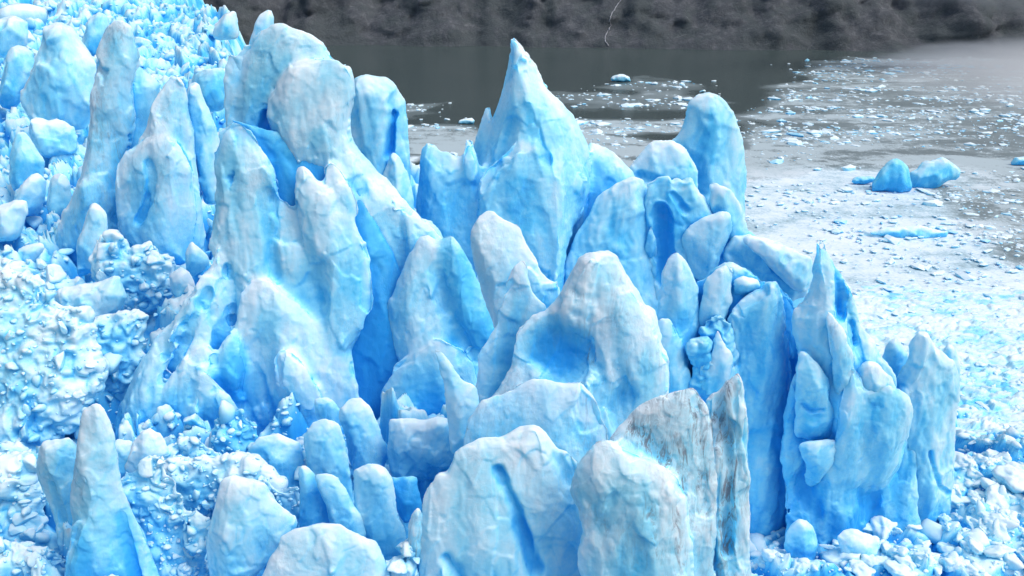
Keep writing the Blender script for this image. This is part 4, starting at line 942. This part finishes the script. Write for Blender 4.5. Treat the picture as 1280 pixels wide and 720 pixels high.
# loose fragments too many to count, drifting on the water
SL = slush.reshape(wa, wr); WH = white.reshape(wa, wr)
V1, F1_ = ico(1)
NF = 36000
yy = np.exp(rng.uniform(math.log(62), math.log(600), NF)); xx = yy * rng.uniform(-.2, .74, NF)
ia = np.clip(((np.arctan2(xx, yy) + .85) / 1.7 * (wa - 1)).astype(int), 0, wa - 1); ir = np.clip((np.log(np.hypot(xx, 0) * 0 + yy) - math.log(30)) / (math.log(2500) - math.log(30)) * (wr - 1), 0, wr - 1).astype(int)
q2 = np.stack([xx, yy, np.zeros(NF)], 1)
clump = .5 + 1.3 * fbm(q2 * np.array([.35, 1, 1]), 22., 31, 3)
pr_ = np.clip(SL[ia, ir] * .9 * clump * (1 - .5 * WH[ia, ir]) + WH[ia, ir] * .12, 0, 1)
ok = rng.random(NF) < pr_
xx, yy = xx[ok], yy[ok]; n_ = len(xx)
sz = np.minimum(.15 * rng.lognormal(0, .75, n_) * (yy / 100) ** .8, 2.2)
vv = V1[None] * (1 + rng.uniform(-.3, .3, (n_, len(V1), 1))) * (sz[:, None, None] * np.array([1.5, 1.0, .45])) * rng.uniform(.6, 1.4, (n_, 1, 3))
an_ = rng.uniform(0, 6.28, n_); ca, sa = np.cos(an_)[:, None], np.sin(an_)[:, None]
vx_, vy_ = vv[..., 0] * ca - vv[..., 1] * sa, vv[..., 0] * sa + vv[..., 1] * ca
vv = np.stack([vx_ + xx[:, None], vy_ + yy[:, None], vv[..., 2] + .05 + .25 * (WH[ia, ir][ok][:, None] > .5)], -1).reshape(-1, 3)
ff = (F1_[None] + (np.arange(n_) * len(V1))[:, None, None]).reshape(-1, 3)
ft = np.repeat(rng.choice([.05, .12, .3, .55], n_, p=[.2, .4, .3, .1]), len(V1))
tag(link(bpy.data.objects.new('ice_fragments', make_mesh('ice_fragments', vv, ff, SNOWY, {'tint': ft, 'dirt': np.zeros(len(vv))}, smooth=False))), 'countless small ice fragments drifting on the grey water and slush', 'ice fragments', kind='stuff')

# ------------------------------------------------------------------ far hillside
hn, hk = 700, 150
sx_ = np.linspace(-900, 1500, hn); tt = np.linspace(-.03, 1, hk) ** 1.0
SX, TT = np.meshgrid(sx_, tt, indexing='ij'); SX = SX.ravel(); TT = TT.ravel()
sh = np.interp(SX, [-900, -150, 0, 120, 300, 420, 1500], [660, 648, 632, 612, 585, 560, 500])
q3 = np.stack([SX, TT * 500, np.zeros_like(SX)], 1)
sh = sh + noise(q3 * np.array([1, 0, 0]), 60., 3) * 14 + noise(q3 * np.array([1, 0, 0]), 19., 4) * 5
H = TT * 330
P = np.stack([SX, sh + H * .95, H], 1)
gul = ridged(P * np.array([1, .2, .3]), 70., 4, 4)
dsp = gul * 10 * np.clip(H / 30, 0, 1) + fbm(P, 34., 9, 6, .58) * 9 * np.clip(H / 10 + .15, 0, 1)
cr = worley(P, 13., 3)[2:]; fc = (cr[0] * GR[cr[1]]).sum(1)
dsp += fc * 2 * np.clip(H / 10 + .2, 0, 1)
P[:, 1] -= dsp; P[:, 2] += fbm(P, 25., 14, 3) * 3 * np.clip(H / 15, 0, 1)
idx = np.arange(hn * hk).reshape(hn, hk)
q = np.stack([idx[:-1, :-1], idx[1:, :-1], idx[1:, 1:], idx[:-1, 1:]], -1).reshape(-1, 4)
m_, nt = newmat('dark_rock_slope'); b = NB(nt); v = b.mapped((1, 1, 1))
n1 = b.noise(v, .035, 8, .68, .8); n2 = b.noise(v, .16, 7, .7); n3 = b.noise(v, .012, 3, .5)
rock = b.ramp(n2, [(.32, (.070, .078, .088)), (.5, (.086, .094, .104)), (.66, (.135, .142, .152)), (.8, (.25, .24, .26))])  # rock and plant tones raised and evened: distance haze put into the colour
veg = b.ramp(n2, [(.3, (.062, .074, .080)), (.7, (.086, .100, .104))])
col = b.mix(b.n('ShaderNodeMapRange', ins={'Value': n1, 'From Min': .44, 'From Max': .56}).outputs[0], rock, veg)
scree = b.n('ShaderNodeMapRange', ins={'Value': b.noise(v, .05, 8, .75, 1.5), 'From Min': .60, 'From Max': .70}).outputs[0]
col = b.mix(b.math('MULTIPLY', scree, .4), col, (.27, .275, .28, 1))
bp = b.n('ShaderNodeBump', ins={'Height': b.noise(v, .12, 8, .7), 'Strength': .6, 'Distance': 5.0})
pr = b.n('ShaderNodeBsdfPrincipled', ins={'Base Color': col, 'Roughness': .9, 'Specular IOR Level': .1, 'Normal': bp.outputs[0]})
b.n('ShaderNodeOutputMaterial', ins={0: pr.outputs[0]})
hm = make_mesh('hillside', P, q, m_)
tag(link(bpy.data.objects.new('hillside', hm)), kind='structure')
hb = BVHTree.FromPolygons([Vector(p) for p in P], q.tolist())

# waterfall: a ribbon of white water lying on the rock
wpts = np.array([(779,-12),(776,0),(770,9),(764,18),(762,26),(764,32),(759,40),(756,47),(757,52),(761,58)], float)
wl = []
for a, c_ in zip(wpts[:-1], wpts[1:]):
    for k in range(6): wl.append(a + (c_ - a) * k / 6 + np.array([random.uniform(-.5, .5), 0]))
V = []; w0 = []
for i, p_ in enumerate(wl):
    r = rays([p_])[0]; hit = hb.ray_cast(Vector((0, 0, CAMZ)), Vector(r).normalized())
    if hit[0] is None: continue
    w0.append((hit[0], random.uniform(.2, .5)))
for i, (c_, w) in enumerate(w0):
    for k, (dx, dy) in enumerate(((-1, -.3), (-.4, -.75), (.4, -.75), (1, -.3))): V.append((c_.x + dx * w, c_.y + dy - .15, c_.z + .2))
Fq = []
for i in range(len(w0) - 1):
    for k in range(3): Fq.append((4 * i + k, 4 * i + k + 1, 4 * i + k + 5, 4 * i + k + 4))
m_, nt = newmat('white_water'); b = NB(nt)
pr = b.n('ShaderNodeBsdfPrincipled', ins={'Base Color': b.ramp(b.noise(b.mapped((1, 1, .2)), .9, 4), [(.35, (.20, .20, .22)), (.6, (.42, .43, .46))]), 'Roughness': .6})
b.n('ShaderNodeOutputMaterial', ins={0: pr.outputs[0]})
if len(w0) > 2:
    tag(link(bpy.data.objects.new('waterfall', make_mesh('waterfall', V, np.array(Fq), m_))), 'thin white waterfall running down the dark far hillside', 'waterfall')

# low cloud drifting over the far shore, right
m_, nt = newmat('mist'); b = NB(nt)
tc = b.n('ShaderNodeTexCoord').outputs['Object']
ln = b.n('ShaderNodeVectorMath', operation='LENGTH', ins={0: tc}).outputs['Value']
wsp = b.math('MULTIPLY', b.math('SUBTRACT', b.noise(tc, 1.8, 3, .6), .5), .9)
den = b.math('MAXIMUM', b.math('SUBTRACT', 1.0, b.math('ADD', ln, wsp)), 0.0)
vs_ = b.n('ShaderNodeVolumeScatter', ins={'Color': (.93, .95, 1, 1), 'Density': b.math('MULTIPLY', den, .045), 'Anisotropy': .1})
o_ = b.n('ShaderNodeOutputMaterial'); nt.links.new(vs_.outputs[0], o_.inputs['Volume'])
Vi, Fi = ico(3)
mm = make_mesh('mist', Vi * 1.5, Fi, m_)
def mist(loc, rad, label):
    o = link(bpy.data.objects.new('mist', mm)); o.location = loc; o.scale = rad
    tag(o, label, 'mist', kind='stuff')
mist((300, 475, 74), (125, 50, 50), 'pale mist drifting over the far shore at the upper right')
mist((340, 390, 0), (170, 170, 24), 'thin haze lying over the water at the right')

# ------------------------------------------------------------------ light
w = bpy.data.worlds.new('World'); sc.world = w; w.use_nodes = True
nt = w.node_tree; nt.nodes.clear()
sky = nt.nodes.new('ShaderNodeTexSky'); sky.sky_type = 'NISHITA'; sky.sun_disc = False
EL, AZ = math.radians(56), math.radians(112)     # azimuth measured from +Y towards +X
sky.sun_elevation = EL; sky.sun_rotation = AZ; sky.air_density = 1.0; sky.dust_density = 3.0; sky.ozone_density = 1.0; sky.altitude = 0
bg = nt.nodes.new('ShaderNodeBackground'); bg.inputs[1].default_value = .15
ow = nt.nodes.new('ShaderNodeOutputWorld'); nt.links.new(sky.outputs[0], bg.inputs[0]); nt.links.new(bg.outputs[0], ow.inputs[0])
sd = bpy.data.lights.new('sun', 'SUN'); sd.energy = 1.95; sd.angle = math.radians(35); sd.color = (1, .995, .98)
so = link(bpy.data.objects.new('sun', sd))
dirv = Vector((math.sin(AZ) * math.cos(EL), math.cos(AZ) * math.cos(EL), math.sin(EL)))
so.rotation_euler = dirv.to_track_quat('Z', 'Y').to_euler(); so.location = (60, 60, 120)

sc.view_settings.view_transform = 'Standard'; sc.view_settings.look = 'None'; sc.view_settings.exposure = 0; sc.view_settings.gamma = 1
sc.render.engine = 'CYCLES'
cy = sc.cycles; cy.max_bounces = 8; cy.diffuse_bounces = 4; cy.glossy_bounces = 2; cy.transmission_bounces = 2; cy.volume_bounces = 1
cy.use_denoising = True; cy.use_adaptive_sampling = True; cy.adaptive_threshold = .02
cy.caustics_reflective = False; cy.caustics_refractive = False
print('script', round(time.time() - T0, 1), 'verts', sum(len(m.vertices) for m in bpy.data.meshes))
